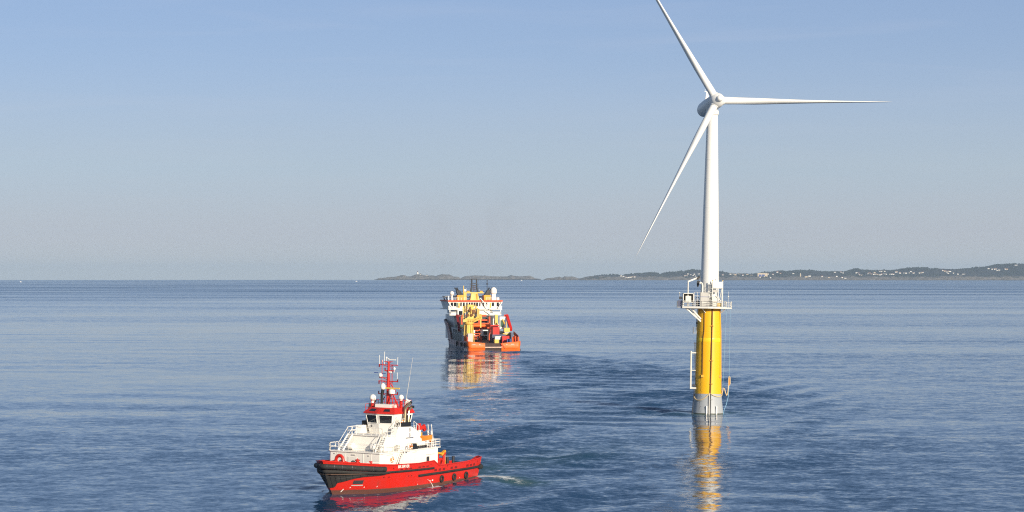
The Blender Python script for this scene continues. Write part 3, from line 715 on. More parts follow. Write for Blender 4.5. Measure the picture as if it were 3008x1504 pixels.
for k in range(3):
    th = rad(1.5 + 120 * k); d = rx * math.cos(th) + ux * math.sin(th); w = ax.cross(d).normalized()       # w lies in the rotor plane
    rows = []; n = 22
    for r, thick, chord in BL:
        bend = ax * (.0009 * r * r); c = HUB + d * r + bend; circ = max(0, min(1, (7 - r) / 5)); tw = rad(lerp_tab([(2, 8), (8, 7), (20, 2), (37, 0)], r))
        ca_ = ax * math.cos(tw) + w * math.sin(tw); cw = w * math.cos(tw) - ax * math.sin(tw)
        row = []
        for q in range(n):
            a = 2 * math.pi * q / n; u = math.cos(a); v = math.sin(a)
            prof = circ * 1.0 + (1 - circ) * (1.0 - .55 * max(0, -u) ** 1.2)          # thinner to the trailing edge
            row.append(c + ca_ * (u * chord / 2 - (1 - circ) * chord * .12) + cw * (v * thick * .47 * prof))
        rows.append(row)
    mb = MB().loft(rows, close=True); mb.f.append(tuple(range(n))[::-1])
    bl = mb.build('blade', M['turb_white'], tb, 50); flip_out(bl)
    MB().lathe([(.95, 1.1), (.95, 1.36), (.83, 1.5)], 28, M=rot_frame(HUB, d, ax)).build('root_collar', M['turb_white'], bl)

# work platform
plat = [(-5.9, -3.0), (-.6, -3.9), (1.6, -3.7), (3.15, -2.5), (3.6, 0), (3.0, 2.4), (1.2, 3.4), (-1.2, 3.4), (-3.2, 2.4), (-5.9, 1.4)]
deck = MB().prism(plat, 21.78, 22.15).build('platform', M['plat_white'], tb, 0)
MB().prism([(x * .97, y * .97) for x, y in plat], 22.155, 22.2).build('grating', M['grey'], deck, 0)
MB().rail([(x * .985, y * .985, 22.2) for x, y in plat], 1.15, 1.3, .035, 3, True).build('railing', M['plat_white'], deck)
MB().box(3.3, 4.5, -1.7, .4, 21.8, 22.1).rail([(3.35, -1.65, 22.1), (4.45, -1.65, 22.1), (4.45, .35, 22.1)], 1.05, .6, .035, 3).build('side_gantry', M['plat_white'], deck, 0)
for x, y, z in ((4.4, -1.6, 22.25), (4.4, -1.6, 23.2), (3.3, -2.3, 23.0), (3.75, -1.65, 24.35)): MB().ball((x, y, z), .16, 10, 6).build('lamp', M['plat_white'], deck)
MB().tube([(3.75, -1.65, 22.1), (3.75, -1.65, 25.4)], .03, 5).build('aerial', M['plat_white'], deck)
for x, xe in ((-5.1, -1.9), (-4.6, -1.6), (-4.0, -1.9)):
    y = -2.6 if x != -4.6 else -.9; ye = -math.sqrt(max(.1, rc(19.2) ** 2 - xe * xe)) if x != -4.6 else -1.2
    MB().bar((x, y, 21.8), (xe, ye, 19.1 if x != -4.0 else 19.6), .22, .3).build('brace', M['plat_white'], deck, 0)
MB().bar((-1.75, -3.0, 21.78), (-1.05, -2.18, 20.9), .14).build('brace', M['plat_white'], deck, 0); MB().bar((3.1, -1.8, 21.78), (2.2, -1.0, 20.8), .14).build('brace', M['plat_white'], deck, 0)
MB().bar((-3.4, -2.6, 21.78), (-3.4, -2.0, 20.6), .16).build('brace', M['plat_white'], deck, 0)
MB().tube([on_col(.3 * 0 + rc(21.2) * math.cos(rad(a)) * .999, 21.2 + .35 * abs(math.sin(rad(a * 6))), .05) for a in range(190, 351, 8)], .05, 5).build('cable_loop', M['ochre'], deck)
# shelter with an open front, left end
sh = MB(); x0, x1, y0, y1, z0, z1 = -5.75, -3.5, -2.85, -1.0, 23.0, 24.9
for (a0, a1, b0_, b1_) in ((x0, x1, z1 - .14, z1), (x0, x1, z0, z0 + .14), (x0, x0 + .16, z0, z1), (x1 - .16, x1, z0, z1)): sh.box(a0, a1, y0, y1, b0_ + (.003 if a1 - a0 < 1 else 0), b1_ - (.003 if a1 - a0 < 1 else 0))
shelter = sh.build('equipment_shelter', M['plat_white'], deck, 0)
MB().box(x0 + .16, x1 - .16, y1 - .1, y1 - .003, z0 + .14, z1 - .14).build('back_panel', M['dark'], shelter, 0)
MB().box(-5.2, -4.05, -2.7, -1.6, 22.95, 24.35).build('cabinet', M['plat_white'], shelter, 0)
for x in (x0 + .1, x1 - .1):
    for y in (y0 + .1, y1 - .1): MB().box(x - .07, x + .07, y - .07, y + .07, 22.2, 22.99).build('leg', M['plat_white'], shelter, 0)
MB().box(-6.75, -5.95, -2.2, -1.2, 22.1, 23.4).build('transformer_box', M['bluegrey'], deck, 0); MB().box(-6.5, -5.95, -2.4, -1.9, 23.6, 24.2).build('control_box', M['dark'], deck, 0)
MB().rail([(-6.85, -2.5, 22.0), (-6.85, -1.0, 22.0)], 1.2, .5, .035, 3).box(-6.9, -5.9, -2.5, -1.0, 21.9, 22.05).build('side_cage', M['grey'], deck, 0)
MB().tube([(-6.45, -2.3, 24.2), (-6.45, -2.3, 24.85)], .03, 5).ball((-6.45, -2.3, 24.95), .15, 8, 6).build('lamp', M['plat_white'], deck)
# davit
dv = MB().tube([(-4.7, -2.2, 22.2), (-4.7, -2.2, 27.35)], .13, 8).bar((-4.8, -2.2, 27.3), (-2.75, -1.6, 28.15), .2, .3).build('davit_crane', M['plat_white'], deck)
MB().bar((-2.85, -1.65, 27.95), (-2.25, -1.45, 28.4), .45, .35).build('winch_head', M['black'], dv, 0)
MB().frust((-2.72, -2.55, -1.75, -1.5), (-2.85, -2.3, -1.85, -1.35), 26.2, 26.9).frust((-2.85, -2.3, -1.85, -1.35), (-2.8, -2.2, -1.8, -1.4), 26.903, 27.5).tube([(-2.55, -1.6, 27.5), (-2.55, -1.6, 28.0)], .05, 5).build('hook_block', M['black'], dv, 0)
MB().tube([(-1.75, -2.3, 22.2), (-1.72, -2.3, 26.5), (-1.85, -2.35, 27.0), (-2.2, -2.5, 27.2), (-2.35, -2.6, 26.9)], .2, 10).build('vent_pipe', M['plat_white'], deck)
# grey cabin in front of the tower
cb = MB().box(-2.2, -.35, -3.45, -2.15, 22.25, 25.1).build('control_cabin', M['silver'], deck, 0)
MB().box(-2.23, -.32, -3.48, -2.12, 24.15, 24.22).build('band', M['blue'], cb, 0); MB().box(-1.9, -.9, -3.5, -3.455, 22.95, 23.1).build('handle_bar', M['plat_white'], cb, 0)
MB().rail([(-3.4, -2.95, 22.2), (-2.25, -3.1, 22.2)], 2.95, .6, .04, 4).build('guard_frame', M['plat_white'], deck)
MB().box(-3.0, -2.3, -2.6, -1.9, 22.2, 23.3).torus((-2.75, -2.8, 23.75), .35, .06, 'y', 14, 6).build('valve_unit', M['dark'], deck, 0)
# ladder cage
lc = MB()
for x in (-.5, .12): lc.tube([(x, -3.1, 22.2), (x, -3.1, 26.9)], .045, 5)
for i in range(15): lc.tube([(-.5, -3.1, 22.5 + i * .3), (.12, -3.1, 22.5 + i * .3)], .03, 4)
for i in range(5): lc.torus((-.19, -3.4, 23.4 + i * .85), .42, .03, 'z', 12, 4)
lc.build('ladder_cage', M['plat_white'], deck)
# white frame with the big panel
fr = MB()
for x in (.28, 2.38):
    for y in (-3.35, -2.3): fr.box(x - .08, x + .08, y - .08, y + .08, 22.2, 27.5)
for z in (27.2, 25.95, 23.1): fr.box(.2, 2.46, -3.32, -3.2, z, z + .13)
fr.bar((.9, -3.1, 24.6), (2.25, -3.1, 23.2), .14); fr.bar((2.3, -2.3, 25.9), (1.6, -2.3, 22.3), .1)
frame = fr.build('panel_frame', M['plat_white'], deck, 0)
MB().box(.37, 2.29, -3.5, -3.36, 26.1, 27.35).build('panel', M['white'], frame, 0); MB().box(.45, 1.5, -3.0, -2.5, 25.2, 25.7).build('locker', M['silver'], frame, 0)
MB().box(.4, 1.3, -3.0, -2.2, 22.25, 24.4).build('locker', M['plat_white'], frame, 0); MB().box(1.4, 2.2, -2.9, -2.3, 22.25, 23.0).build('locker', M['cream'], frame, 0)
MB().bar((1.0, -3.2, 27.4), (.85, -3.2, 28.0), .08).build('aerial', M['dark'], frame, 0)
for x in (.28, 2.38): MB().ball((x, -3.35, 27.6), .13, 8, 6).build('lamp', M['cream'], frame)
# boat landing, ladders
bx = -3.76
la = MB().tube([(-2.7, -1.0, 12.55), (bx + .12, -1.0, 12.55)], .16, 8).tube([(bx, -1.0, 5.05), (bx, -1.0, 12.9)], .2, 10).tube([(-2.75, -1.0, 8.9), (bx + .12, -1.0, 8.9)], .1, 8).tube([(-2.6, -1.0, 5.2), (bx + .1, -1.0, 5.2)], .2, 8).build('boat_landing', M['plat_white'], tb)
ld = MB()
for x in (-3.05, -2.78): ld.tube([(x, -.75, 5.2), (x, -.75, 14.8)], .05, 5)
for i in range(31): ld.tube([(-3.05, -.75, 5.4 + i * .3), (-2.78, -.75, 5.4 + i * .3)], .03, 4)
for z in (6, 9, 12, 14.5): ld.bar((-2.5, -.75, z), (-3.3, -.75, z), .06)
ld.build('ladder', M['dark'], tb)
ld = MB()
for y in (-.35, .1): ld.tube([(-2.52, y, 21.7), (-2.7, y, 17.2)], .05, 5)
for i in range(15): ld.tube([(-2.53 - i * .011, -.35, 21.4 - i * .29), (-2.53 - i * .011, .1, 21.4 - i * .29)], .03, 4)
ld.build('ladder', M['dark'], tb)
MB().box(-3.35, -2.6, -.8, .6, 16.6, 16.75).rail([(-2.65, -.75, 16.75), (-3.3, -.75, 16.75), (-3.3, .55, 16.75)], 1.1, .5, .035, 3).build('rest_platform', M['grey'], tb, 0)
MB().box(-2.75, -2.45, -.4, .1, 18.6, 18.9).build('ladder_bracket', M['dark'], tb, 0)
MB().bar((-2.6, -.95, 5.75), (-3.4, -.95, 5.75), .4, .35).build('landing_clamp', M['dark'], la, 0)
MB().tube([(-2.95, -.8, 5.1), (-3.25, -.8, 1.0), (-3.45, -.8, -.6)], .09, 6).build('hose', M['dark'], tb)

def hang(name, label, cat, mb, mat, group=None):
    o = mb.build(name, mat, None); o.location = TURB[0]; o.rotation_euler = TURB[1]; return tag(o, label, cat, group)
P = []
for i in range(17):
    a = rad(180 + (272 - 180) * i / 16); s = i / 16; z = 4.15 - 1.35 * (1 - (2 * s - .95) ** 2) * 1.05; P.append(((rc(z) + .12) * math.cos(a), (rc(z) + .12) * math.sin(a), z))
for i in range(1, 14):
    a = rad(276 + (352 - 276) * i / 13); s = i / 13; z = 4.1 - .55 * (1 - (2 * s - 1) ** 2); P.append(((rc(z) + .12) * math.cos(a), (rc(z) + .12) * math.sin(a), z))
P += [(2.95, -.5, 4.6), (3.1, -.5, 5.4), (3.35, -.55, 5.2), (3.6, -.6, 4.3), (3.85, -.6, 3.75), (4.0, -.6, 4.0), (4.15, -.6, 5.6), (4.2, -.6, 7.5), (4.3, -.6, 7.8), (4.45, -.6, 7.6), (4.5, -.6, 6.3), (4.35, -.6, 5.9)]
hang('mooring_rope', 'thick cream rope draped round the top of the grey base', 'rope', MB().tube(P, .11, 7), M['rope'])
hang('sling', 'cream and orange sling hanging beside the yellow column', 'sling', MB().tube([(4.32, -.6, 7.4), (4.30, -.62, 6.4), (4.36, -.62, 5.95)], .13, 8), M['buoy_orange'])
hang('tag_line', 'thin blue line from the platform down to the orange sling', 'rope', MB().tube([(4.3, -.6, 22.1), (4.3, -.6, 7.6)], .028, 5), M['bluerope'], 'blue lines beside the column')
hang('tag_line', 'thin blue line hanging closest to the yellow column', 'rope', MB().tube([(3.55, -.6, 22.0), (3.1, -.55, 8.0), (2.95, -.6, 4.6)], .025, 5), M['bluerope'], 'blue lines beside the column')
hang('tag_line', 'slack blue line curving from the sling into the water', 'rope', MB().tube([(4.3, -.6, 5.9), (4.15, -.7, 3.6), (3.75, -.8, 1.9), (3.3, -.9, .8), (3.1, -.9, -.6)], .06, 5), M['bluerope'], 'blue lines beside the column')

# ------------------------------------------------------------------ red tug
tg = empty('tugboat', 'red hulled tugboat with stepped white house and black bow fender', 'tugboat', *TUG)
WLT = [(-15.4, 0), (-15.4, 3.9), (-15.0, 4.6), (-12, 5.15), (-8, 5.35), (-2.4, 5.5), (-1, 5.5), (3, 5.45), (6, 5.2), (9, 4.4), (11, 3.5), (12.5, 2.6), (13.8, 1.65), (14.9, .8), (15.7, 0)]
RLT = [(-15.9, 0), (-15.9, 4.3), (-15.2, 5.15), (-12, 5.5), (-8, 5.6), (-2.4, 5.7), (-1, 5.7), (3, 5.7), (6.5, 5.65), (10, 5.3), (12, 4.7), (14, 3.7), (16, 2.2), (17.3, 1.0), (18.0, 0)]
RZT = [(-15.9, 3.1), (-14.6, 2.95), (-9.7, 2.75), (-2.4, 2.72), (-1.0, 3.48), (3, 3.38), (9, 3.55), (12, 3.75), (16, 4.15), (18, 4.35)]
NS = len(WLT) - 1
def cat(p, i, t):
    a, b, c, d = p[max(i - 1, 0)], p[i], p[i + 1], p[min(i + 2, len(p) - 1)]
    return tuple(.5 * (2 * b[k] + (c[k] - a[k]) * t + (2 * a[k] - 5 * b[k] + 4 * c[k] - d[k]) * t * t + (3 * b[k] - a[k] - 3 * c[k] + d[k]) * t ** 3) for k in (0, 1))
def hp(u, s, off=0.0):
    """hull surface (port): u = station 0..NS, s = 0 waterline .. 1 rail"""
    i = min(int(u), NS - 1); t = u - i
    if i < 3 or 4 < i < 6: w = tuple(WLT[i][k] + (WLT[i + 1][k] - WLT[i][k]) * t for k in (0, 1)); r = tuple(RLT[i][k] + (RLT[i + 1][k] - RLT[i][k]) * t for k in (0, 1))
    else: w = cat(WLT, i, t); r = cat(RLT, i, t)
    zr = lerp_tab(RZT, r[0])
    if u < 1: zr = 1.95 + (zr - 1.95) * max(0, min(1, (u - .55) / .4))
    if s < 0: return (w[0] - (w[0] + 0) * .02 * -s * 4, w[1] * (1 + .30 * s), s * 3.2)
    e = s ** .85
    return (w[0] + (r[0] - w[0]) * e, max(0, w[1] + (r[1] - w[1]) * e), zr * s)
def hn(u, s, off):
    p = Vector(hp(u, s)); a = Vector(hp(min(NS, u + .02), s)) - Vector(hp(max(0, u - .02), s)); b = Vector(hp(u, min(1, s + .02))) - Vector(hp(u, s - .02 if s > .02 else 0))
    n = a.cross(b)
    if n.length < 1e-9: n = Vector((1, 0, 0))
    n.normalize()
    if u > NS - .03: n = Vector((n.x, 0, n.z)).normalized() if abs(n.x) > .1 else Vector((1, 0, -.3)).normalized()
    c = Vector((0, 0, p.z))
    if n.dot(p - Vector((p.x * .55, 0, p.z))) < 0: n = -n
    return p + n * off
def mir(p): return Vector((p[0], -p[1], p[2]))
US = [i / 12 for i in range(25)] + [i / 4 for i in range(9, NS * 4 + 1)]; SS = [-.5, -.15, 0, .12, .25, .4, .55, .7, .85, 1]
for sgn in (1,):
    mb = MB(); rows = [[hp(u, s) for s in SS] for u in US]; mb.loft(rows); mb.loft([[mir(p) for p in r] for r in rows])
    # bulwark inside
    inn = []
    for u in US:
        p = Vector(hp(u, 1)); q = Vector((p.x - (.12 if p.x > 14 else -.12 if u < 1.2 else 0), max(0, p.y - .14), p.z)); inn.append([p, q, Vector((q.x, q.y, q.z - 1.0))])
    mb.loft(inn); mb.loft([[mir(p) for p in r] for r in inn])
hull = mb.build('hull', M['tug_hull'], tg, 40); flip_out(hull)
# cap rail
cr = [Vector(hp(u, 1)) + Vector((0, 0, .03)) for u in US]; MB().tube(cr + [mir(p) for p in cr[::-1]][1:], .09, 6).build('cap_rail', M['red'], hull)
# decks
def deck_poly(x0, x1, z, inset=.16):
    P = [hp(u / 3, 1) for u in range(NS * 3 + 1)]; P = [(x, max(.0, y - inset)) for x, y, _ in P if x0 <= x <= x1]
    if x0 > -15.8: P = [(x0, P[0][1])] + P
    if x1 < 17.5: P = P + [(x1, P[-1][1])]
    return P + [(x, -y) for x, y in P[::-1]]
MB().prism(deck_poly(-15.7, -2.6, 0), 1.70, 1.78).build('aft_deck', M['deck'], tg, 0)
MB().prism(deck_poly(-2.6, 17.6, 0), 2.55, 2.66).build('fore_deck', M['deck'], tg, 0)
# fenders
fu = [10.0 + .25 * i for i in range(17)]; fu = [u for u in fu if u <= NS]
UA = 9.35
ups = [UA + (NS - UA) * i / 22 for i in range(23)]
roll = [hn(u, .86, .17) for u in ups]; MB().tube(roll + [mir(p) for p in roll[::-1]][1:], .36, 10).build('bow_fender', M['rubber'], tg, 50)
mid = [hn(u, .70 + .02 * (NS - u) / 5, .10) for u in [8.95] + ups]; MB().tube(mid + [mir(p) for p in mid[::-1]][1:], [.14, .2] + [.27] * 22 + [.27] * 21 + [.2, .14], 8).build('bow_fender', M['rubber'], tg, 50)
ap = MB(); rws = []; NA = 30
for i in range(NA + 1):
    u = 9.3 + (NS - 9.3) * i / NA; k = (u - 9.3) / (NS - 9.3); x = hp(u, .5)[0]
    lo = lerp_tab([(0, .80), (.6, .90), (.9, 1.45), (1.5, 1.6), (2.5, 2.0), (3.2, 2.2), (4.3, 2.3), (5, 2.42)], hp(u, .42)[1]) / lerp_tab(RZT, hp(u, .45)[0])
    rws.append([hn(u, lo, .01)] + [hn(u, lo + (.72 - lo) * j / 6, .17) for j in range(7)])
ap.loft(rws); ap.loft([[mir(p) for p in r] for r in rws]); a_ = ap.build('fender_apron', M['rubber'], tg, 50); flip_out(a_)
gr = MB()
for i in range(0, NA, 3):
    gr.tube([rws[i][j] for j in range(1, 8)], .035, 4); gr.tube([mir(rws[i][j]) for j in range(1, 8)], .035, 4)
for j in (3, 5): gr.tube([rws[i][j] for i in range(NA + 1)] + [mir(rws[i][j]) for i in range(NA, -1, -1)][1:], .035, 4)
gr.build('joint_strip', M['black'], a_)
bd = MB()
for i in range(2, 22, 3):
    c = roll[i]; d = (roll[i + 1] - roll[i - 1]).normalized()
    for q in (c, mir(c)):
        dd = d if q is c else mir(d); bd.tube([q - dd * .05, q + dd * .05], .375, 10)
bd.build('clamp_band', M['dark'], tg)
def at_x(x, s): 
    lo, hi = 1.5, float(NS)
    for _ in range(30):
        m = (lo + hi) / 2
        if hp(m, s)[0] < x: lo = m
        else: hi = m
    return lo
def strake(x0, x1, z0, z1, r, stern=False):
    n = 18; P = []
    for i in range(n + 1):
        x = x0 + (x1 - x0) * i / n; z = z0 + (z1 - z0) * i / n; s = z / lerp_tab(RZT, x); P.append(hn(at_x(x, s), s, r * .55))
    return P
s1 = strake(10.2, -.9, 2.66, 2.50, .16); s2 = strake(3.0, -14.6, 1.72, 1.78, .17)
for sg in (1, -1):
    f = (lambda p: p) if sg > 0 else mir
    MB().tube([f(p) for p in s1], .15, 6).build('rubbing_strake', M['rubber'], tg, 50)
st = s2 + [Vector((-15.5, 4.7, 1.86)), Vector((-16.0, 3.9, 1.9)), Vector((-16.05, 0, 1.92))]
MB().tube(st + [mir(p) for p in st[::-1]][1:], .17, 6).build('rubbing_strake', M['rubber'], tg, 50)
sf = [Vector((-14.3, 5.35, 1.75)), Vector((-15.0, 5.2, 1.72)), Vector((-15.75, 4.45, 1.72)), Vector((-16.0, 3.6, 1.72)), Vector((-16.05, 0, 1.72))]
MB().tube(sf + [mir(p) for p in sf[::-1]][1:], [.2, .38, .42, .42, .42, .42, .42, .38, .2], 8).build('stern_fender', M['rubber'], tg, 50)
# freeing ports, anchor pocket, hull openings
def patch(x, z, w, h, name, mat, off=.012, slant=0.0):
    mb = MB(); n = 3; rows = []
    for i in range(n + 1):
        r = []
        for zz in (z - h / 2, z + h / 2):
            xx = x + w * (i / n - .5) + slant * (zz - z); s = zz / lerp_tab(RZT, xx); r.append(hn(at_x(xx, s), s, off))
        rows.append(r)
    mb.loft(rows); return mb.build(name, mat, hull, 0)
for x in (7.2, 6.15, 5.1, 2.8, 1.75, .7): patch(x, 2.86, .62, .17, 'freeing_port', M['darkred'], .014)  # ports are proud patches, the shade of their recesses painted in dark red
for x in (-1.5, -2.65, -3.8, -6.0, -7.2, -10.6, -11.7, -12.8): patch(x, 2.17, .66, .30, 'freeing_port', M['darkred'], .014)
patch(13.6, 1.42, 1.15, .5, 'anchor_pocket', M['dark'], .02, .12); patch(13.55, 1.0, 1.3, .12, 'pocket_lip', M['silver'], .03)
for x, z in ((10.4, 1.95), (9.5, 1.92), (5.4, 1.85), (4.7, 1.84), (9.0, 3.1), (-.2, 3.05), (-4.7, 2.55), (-13.9, 2.55)): patch(x, z, .2, .17, 'fairlead', M['darkred'], .015)
for x, z in ((14.2, .72), (12.6, .72), (10.9, .74), (-8.6, .6), (3.0, .55)): patch(x, z, .08, .15, 'draught_mark', M['white'], .016, -.2)
patch(14.9, .35, .1, .4, 'draught_mark', M['white'], .016, -.3); patch(-.25, .78, .5, .05, 'load_line_mark', M['white'], .016); patch(-.85, .82, .28, .2, 'load_line_mark', M['white'], .017)
MB().tube([hn(at_x(.5, .3), .3, .0), (.4, 5.85, .85), (.2, 6.1, .4), (.05, 6.25, -.1)], [.015, .02, .025, .05], 6).build('cooling_water_jet', M['white'], tg)
# name on the bow quarter and at the stern
u_ = at_x(6.9, .93); p_ = hn(u_, .93, .03); d_ = Vector(hp(at_x(5.9, .93), .93)) - Vector(hp(at_x(7.9, .93), .93)); n_up = Vector(hp(u_, 1)) - Vector(hp(u_, .85))
text_mesh('BB SERVER', .56, 'name_lettering', M['white'], hull, p_ + Vector((0, .02, -.02)), d_, n_up, .006, bold=.012, sx=1.0)
c_ = (Vector(hp(1.05, .86)) + Vector(hp(1.95, .86))) / 2; d_ = Vector(hp(1.05, .86)) - Vector(hp(1.95, .86)); nrm = Vector((-d_.y, d_.x, 0)); 
nrm = Vector((d_.y, -d_.x, 0)).normalized(); nrm = nrm if nrm.x < 0 else -nrm
text_mesh('BB SERVER', .27, 'name_lettering', M['white'], hull, c_ + nrm * .10 + Vector((0, 0, .18)), d_, (-.1, .1, 1), .006, bold=.008, sx=.62)
text_mesh('BERGEN', .27, 'name_lettering', M['white'], hull, c_ + nrm * .10 + Vector((0, 0, -.16)), d_, (-.1, .1, 1), .006, bold=.008, sx=.7)

# ---- house, first tier
HX0, HX1, HW = -4.4, 10.25, 4.25
house1 = MB().prism([(HX0, -HW), (9.9, -HW), (HX1, -HW + .35), (HX1, HW - .35), (9.9, HW), (HX0, HW)], 1.785, 5.02).build('deckhouse', M['white'], tg, 0)
b_ = MB().prism([(HX0 - .55, -HW - .12), (10.1, -HW - .12), (HX1 + .14, -HW + .3), (HX1 + .14, HW - .3), (10.1, HW + .12), (HX0 - .55, HW + .12)], 5.022, 5.14); b_.build('boat_deck', M['white'], tg, 0)
for y in (-2.9, -1.5, 1.3, 2.6): MB().box(HX1 + .001, HX1 + .03, y - .03, y + .03, 2.7, 4.95).build('stiffener', M['white'], house1, 0)
for x in (8.6, 6.9, 3.0, .6, -2.0): MB().box(x - .03, x + .03, HW + .001, HW + .03, 2.7, 4.95).build('stiffener', M['white'], house1, 0)
MB().box(HX1 + .005, HX1 + .05, -1.05, .35, 3.3, 4.4).build('hatch', M['white'], house1, 0)
for x, w in ((8.3, 1.5), (1.9, 1.0)): MB().box(x - w / 2, x + w / 2, HW + .005, HW + .07, 4.78, 4.84).build('drip_rail', M['silver'], house1, 0)
for x0, x1, z0, z1, mt in ((-2.05, -1.35, 3.25, 3.95, 'dark'), (-3.05, -2.2, 3.2, 4.0, 'white')): MB().box(x0, x1, HW + .004, HW + .05, z0, z1).build('side_door', M[mt], house1, 0)
MB().box(-3.4, -1.2, HW + .004, HW + .06, 4.2, 4.27).build('drip_rail', M['silver'], house1, 0)
for y, z, s_ in ((-3.2, 4.75, .1), (-.2, 4.7, .3), (2.2, 4.7, .12)): MB().box(HX1 + .004, HX1 + .1, y - s_, y + s_, z - .05, z + .05).build('light_fitting', M['silver'], house1, 0)
ZD = 5.14
rl = MB(); rl.rail([(5.0, 4.3, ZD), (9.95, 4.3, ZD), (10.3, 3.9, ZD), (10.3, 2.9, ZD)], 1.0, 1.35, .035, 2).rail([(10.3, -2.4, ZD), (10.3, -3.9, ZD), (9.95, -4.3, ZD), (4, -4.3, ZD), (-4.85, -4.3, ZD)], 1.0, 1.35, .045, 2)
rl.rail([(10.3, 2.9, ZD), (10.3, -2.4, ZD)], .95, 1.3, .02, 2); rl.build('railing', M['white'], tg)
MB().rail([(-1.4, 4.3, ZD), (-4.85, 4.3, ZD), (-4.85, -4.3, ZD)], 1.05, 1.0, .04, 3).build('railing', M['white'], tg)
# ---- second tier
house2 = MB().frust((-1.2, 7.9, -3.0, 3.0), (-1.2, 7.75, -2.75, 2.75), ZD + .002, 7.15).build('upper_house', M['white'], tg, 0)
MB().prism([(-.6, -3.0), (7.95, -2.85), (8.0, 2.9), (4.6, 3.1), (-.6, 3.1)], 7.152, 7.24).build('bridge_deck', M['white'], tg, 0)
MB().box(7.88, 8.3, -1.7, 1.9, 5.15, 6.05).build('front_locker', M['white'], house2, 0)
for y in (-1.7, 1.9): MB().lathe([(.02, -.36), (.42, -.34), (.47, 0), (.42, .34), (.02, .36)], 14, M=Matrix.Translation((8.6, y, 5.75)) @ Matrix.Rotation(rad(90), 4, 'X')).build('liferaft_canister', M['white'], tg)
MB().box(8.35, 8.5, 1.38, 1.48, 5.3, 6.2).build('painted_raft_shadow', M['black'], house2, 0)  # solid black box painted as the shadow beside the canister
ZB = 7.24
MB().rail([(4.7, 3.0, ZB), (7.9, 2.8, ZB), (7.85, 1.0, ZB), (7.85, -1.4, ZB)], 1.0, 1.0, .032, 2).rail([(7.85, -1.4, ZB), (7.9, -2.75, ZB), (4.5, -2.9, ZB), (.5, -2.95, ZB)], 1.0, 1.0, .045, 2).build('railing', M['white'], tg)
MB().stair((9.6, -2.75, ZD), (7.95, -2.3, ZB), .75, 9, (0, 1, 0)).build('stair', M['white'], tg, 0)
MB().stair((9.35, 3.05, ZD), (7.55, 2.95, ZB), .75, 9, (-.25, 1, 0)).build('stair', M['white'], tg, 0)
MB().stair((7.0, 4.75, 2.9), (5.35, 4.55, 5.1), .6, 8, (0, 1, 0)).build('stair', M['white'], tg, 0)
MB().box(4.2, 5.4, 4.25, 4.9, 5.02, 5.1).rail([(5.35, 4.85, 5.1), (4.2, 4.85, 5.1)], 1, .6, .03, 2).build('stair_landing', M['silver'], tg, 0)
for x in (4.9, 3.5): MB().box(x - .35, x + .35, 2.9, 3.02, 5.3, 6.9).build('door', M['white'], house2, 0)
MB().box(5.2, 5.6, 3.5, 3.9, 5.15, 5.9).build('locker', M['silver'], tg, 0)
# ---- wheelhouse
ZW0, ZW1 = 7.242, 9.95
fb = [(4.15, 0), (3.75, 1.85), (-.2, 1.95), (-.2, -1.95), (3.75, -1.85)]; ft = [(4.75, 0), (4.25, 2.35), (-.6, 2.4), (-.6, -2.4), (4.25, -2.35)]
wh = MB(); wh.add([(x, y, ZW0) for x, y in fb] + [(x, y, ZW1) for x, y in ft], [tuple(range(5))[::-1], tuple(range(5, 10))] + [(i, (i + 1) % 5, 5 + (i + 1) % 5, 5 + i) for i in range(5)]); wheel = wh.build('wheelhouse', M['white'], tg, 0)
def wall_quad(i, a0, a1, h0, h1, off):
    j = (i + 1) % 5; P = []
    n = Vector((ft[j][0] - ft[i][0], ft[j][1] - ft[i][1], 0)).cross(Vector((0, 0, 1))).normalized()
    for (a, h) in ((a0, h0), (a1, h0), (a1, h1), (a0, h1)):
        b = Vector((*fb[i], ZW0)).lerp(Vector((*fb[j], ZW0)), a); t_ = Vector((*ft[i], ZW1)).lerp(Vector((*ft[j], ZW1)), a); P.append(b.lerp(t_, h) + n * off)
    return P, n
def pane(i, a0, a1, h0, h1, name='window'):
    P, n = wall_quad(i, a0, a1, h0, h1, .004); mb = MB(); mb.hexa(P + [p + n * .03 for p in P]); g = mb.build(name, M['glass'], wheel, 0); flip_out(g)
    f = MB()
    for k in range(4): f.bar(P[k] + n * .03, P[(k + 1) % 4] + n * .03, .07, .07)
    f.build('window_frame', M['white'], g, 0); return g
pane(0, .08, .90, .52, .93); pane(4, .08, .90, .52, .93)
pane(1, .10, .15, .60, .88); pane(1, .45, .95, .55, .92); pane(3, .05, .5, .55, .92); pane(3, .6, .9, .55, .92); pane(2, .1, .45, .55, .92); pane(2, .55, .9, .55, .92)
P, n = wall_quad(4, .35, .38, .3, .42, .03); MB().hexa(P + [p + n * .12 for p in P]).build('light_fitting', M['dark'], wheel, 0)
rb = [(4.95, 0), (4.4, 2.5), (-.8, 2.55), (-.8, -2.55), (4.4, -2.5)]; rt = [(3.9, 0), (3.5, 1.95), (-.5, 2.2), (-.5, -2.2), (3.5, -1.95)]
rf = MB(); rf.add([(x, y, ZW1 + .002) for x, y in rb] + [(x, y, ZW1 + .14) for x, y in rb] + [(x, y, ZW1 + .80) for x, y in rt], [tuple(range(5))[::-1], tuple(range(10, 15))] + [(i, (i + 1) % 5, 5 + (i + 1) % 5, 5 + i) for i in range(5)] + [(5 + i, 5 + (i + 1) % 5, 10 + (i + 1) % 5, 10 + i) for i in range(5)])
roof = rf.build('wheelhouse_roof', M['red'], tg, 0)
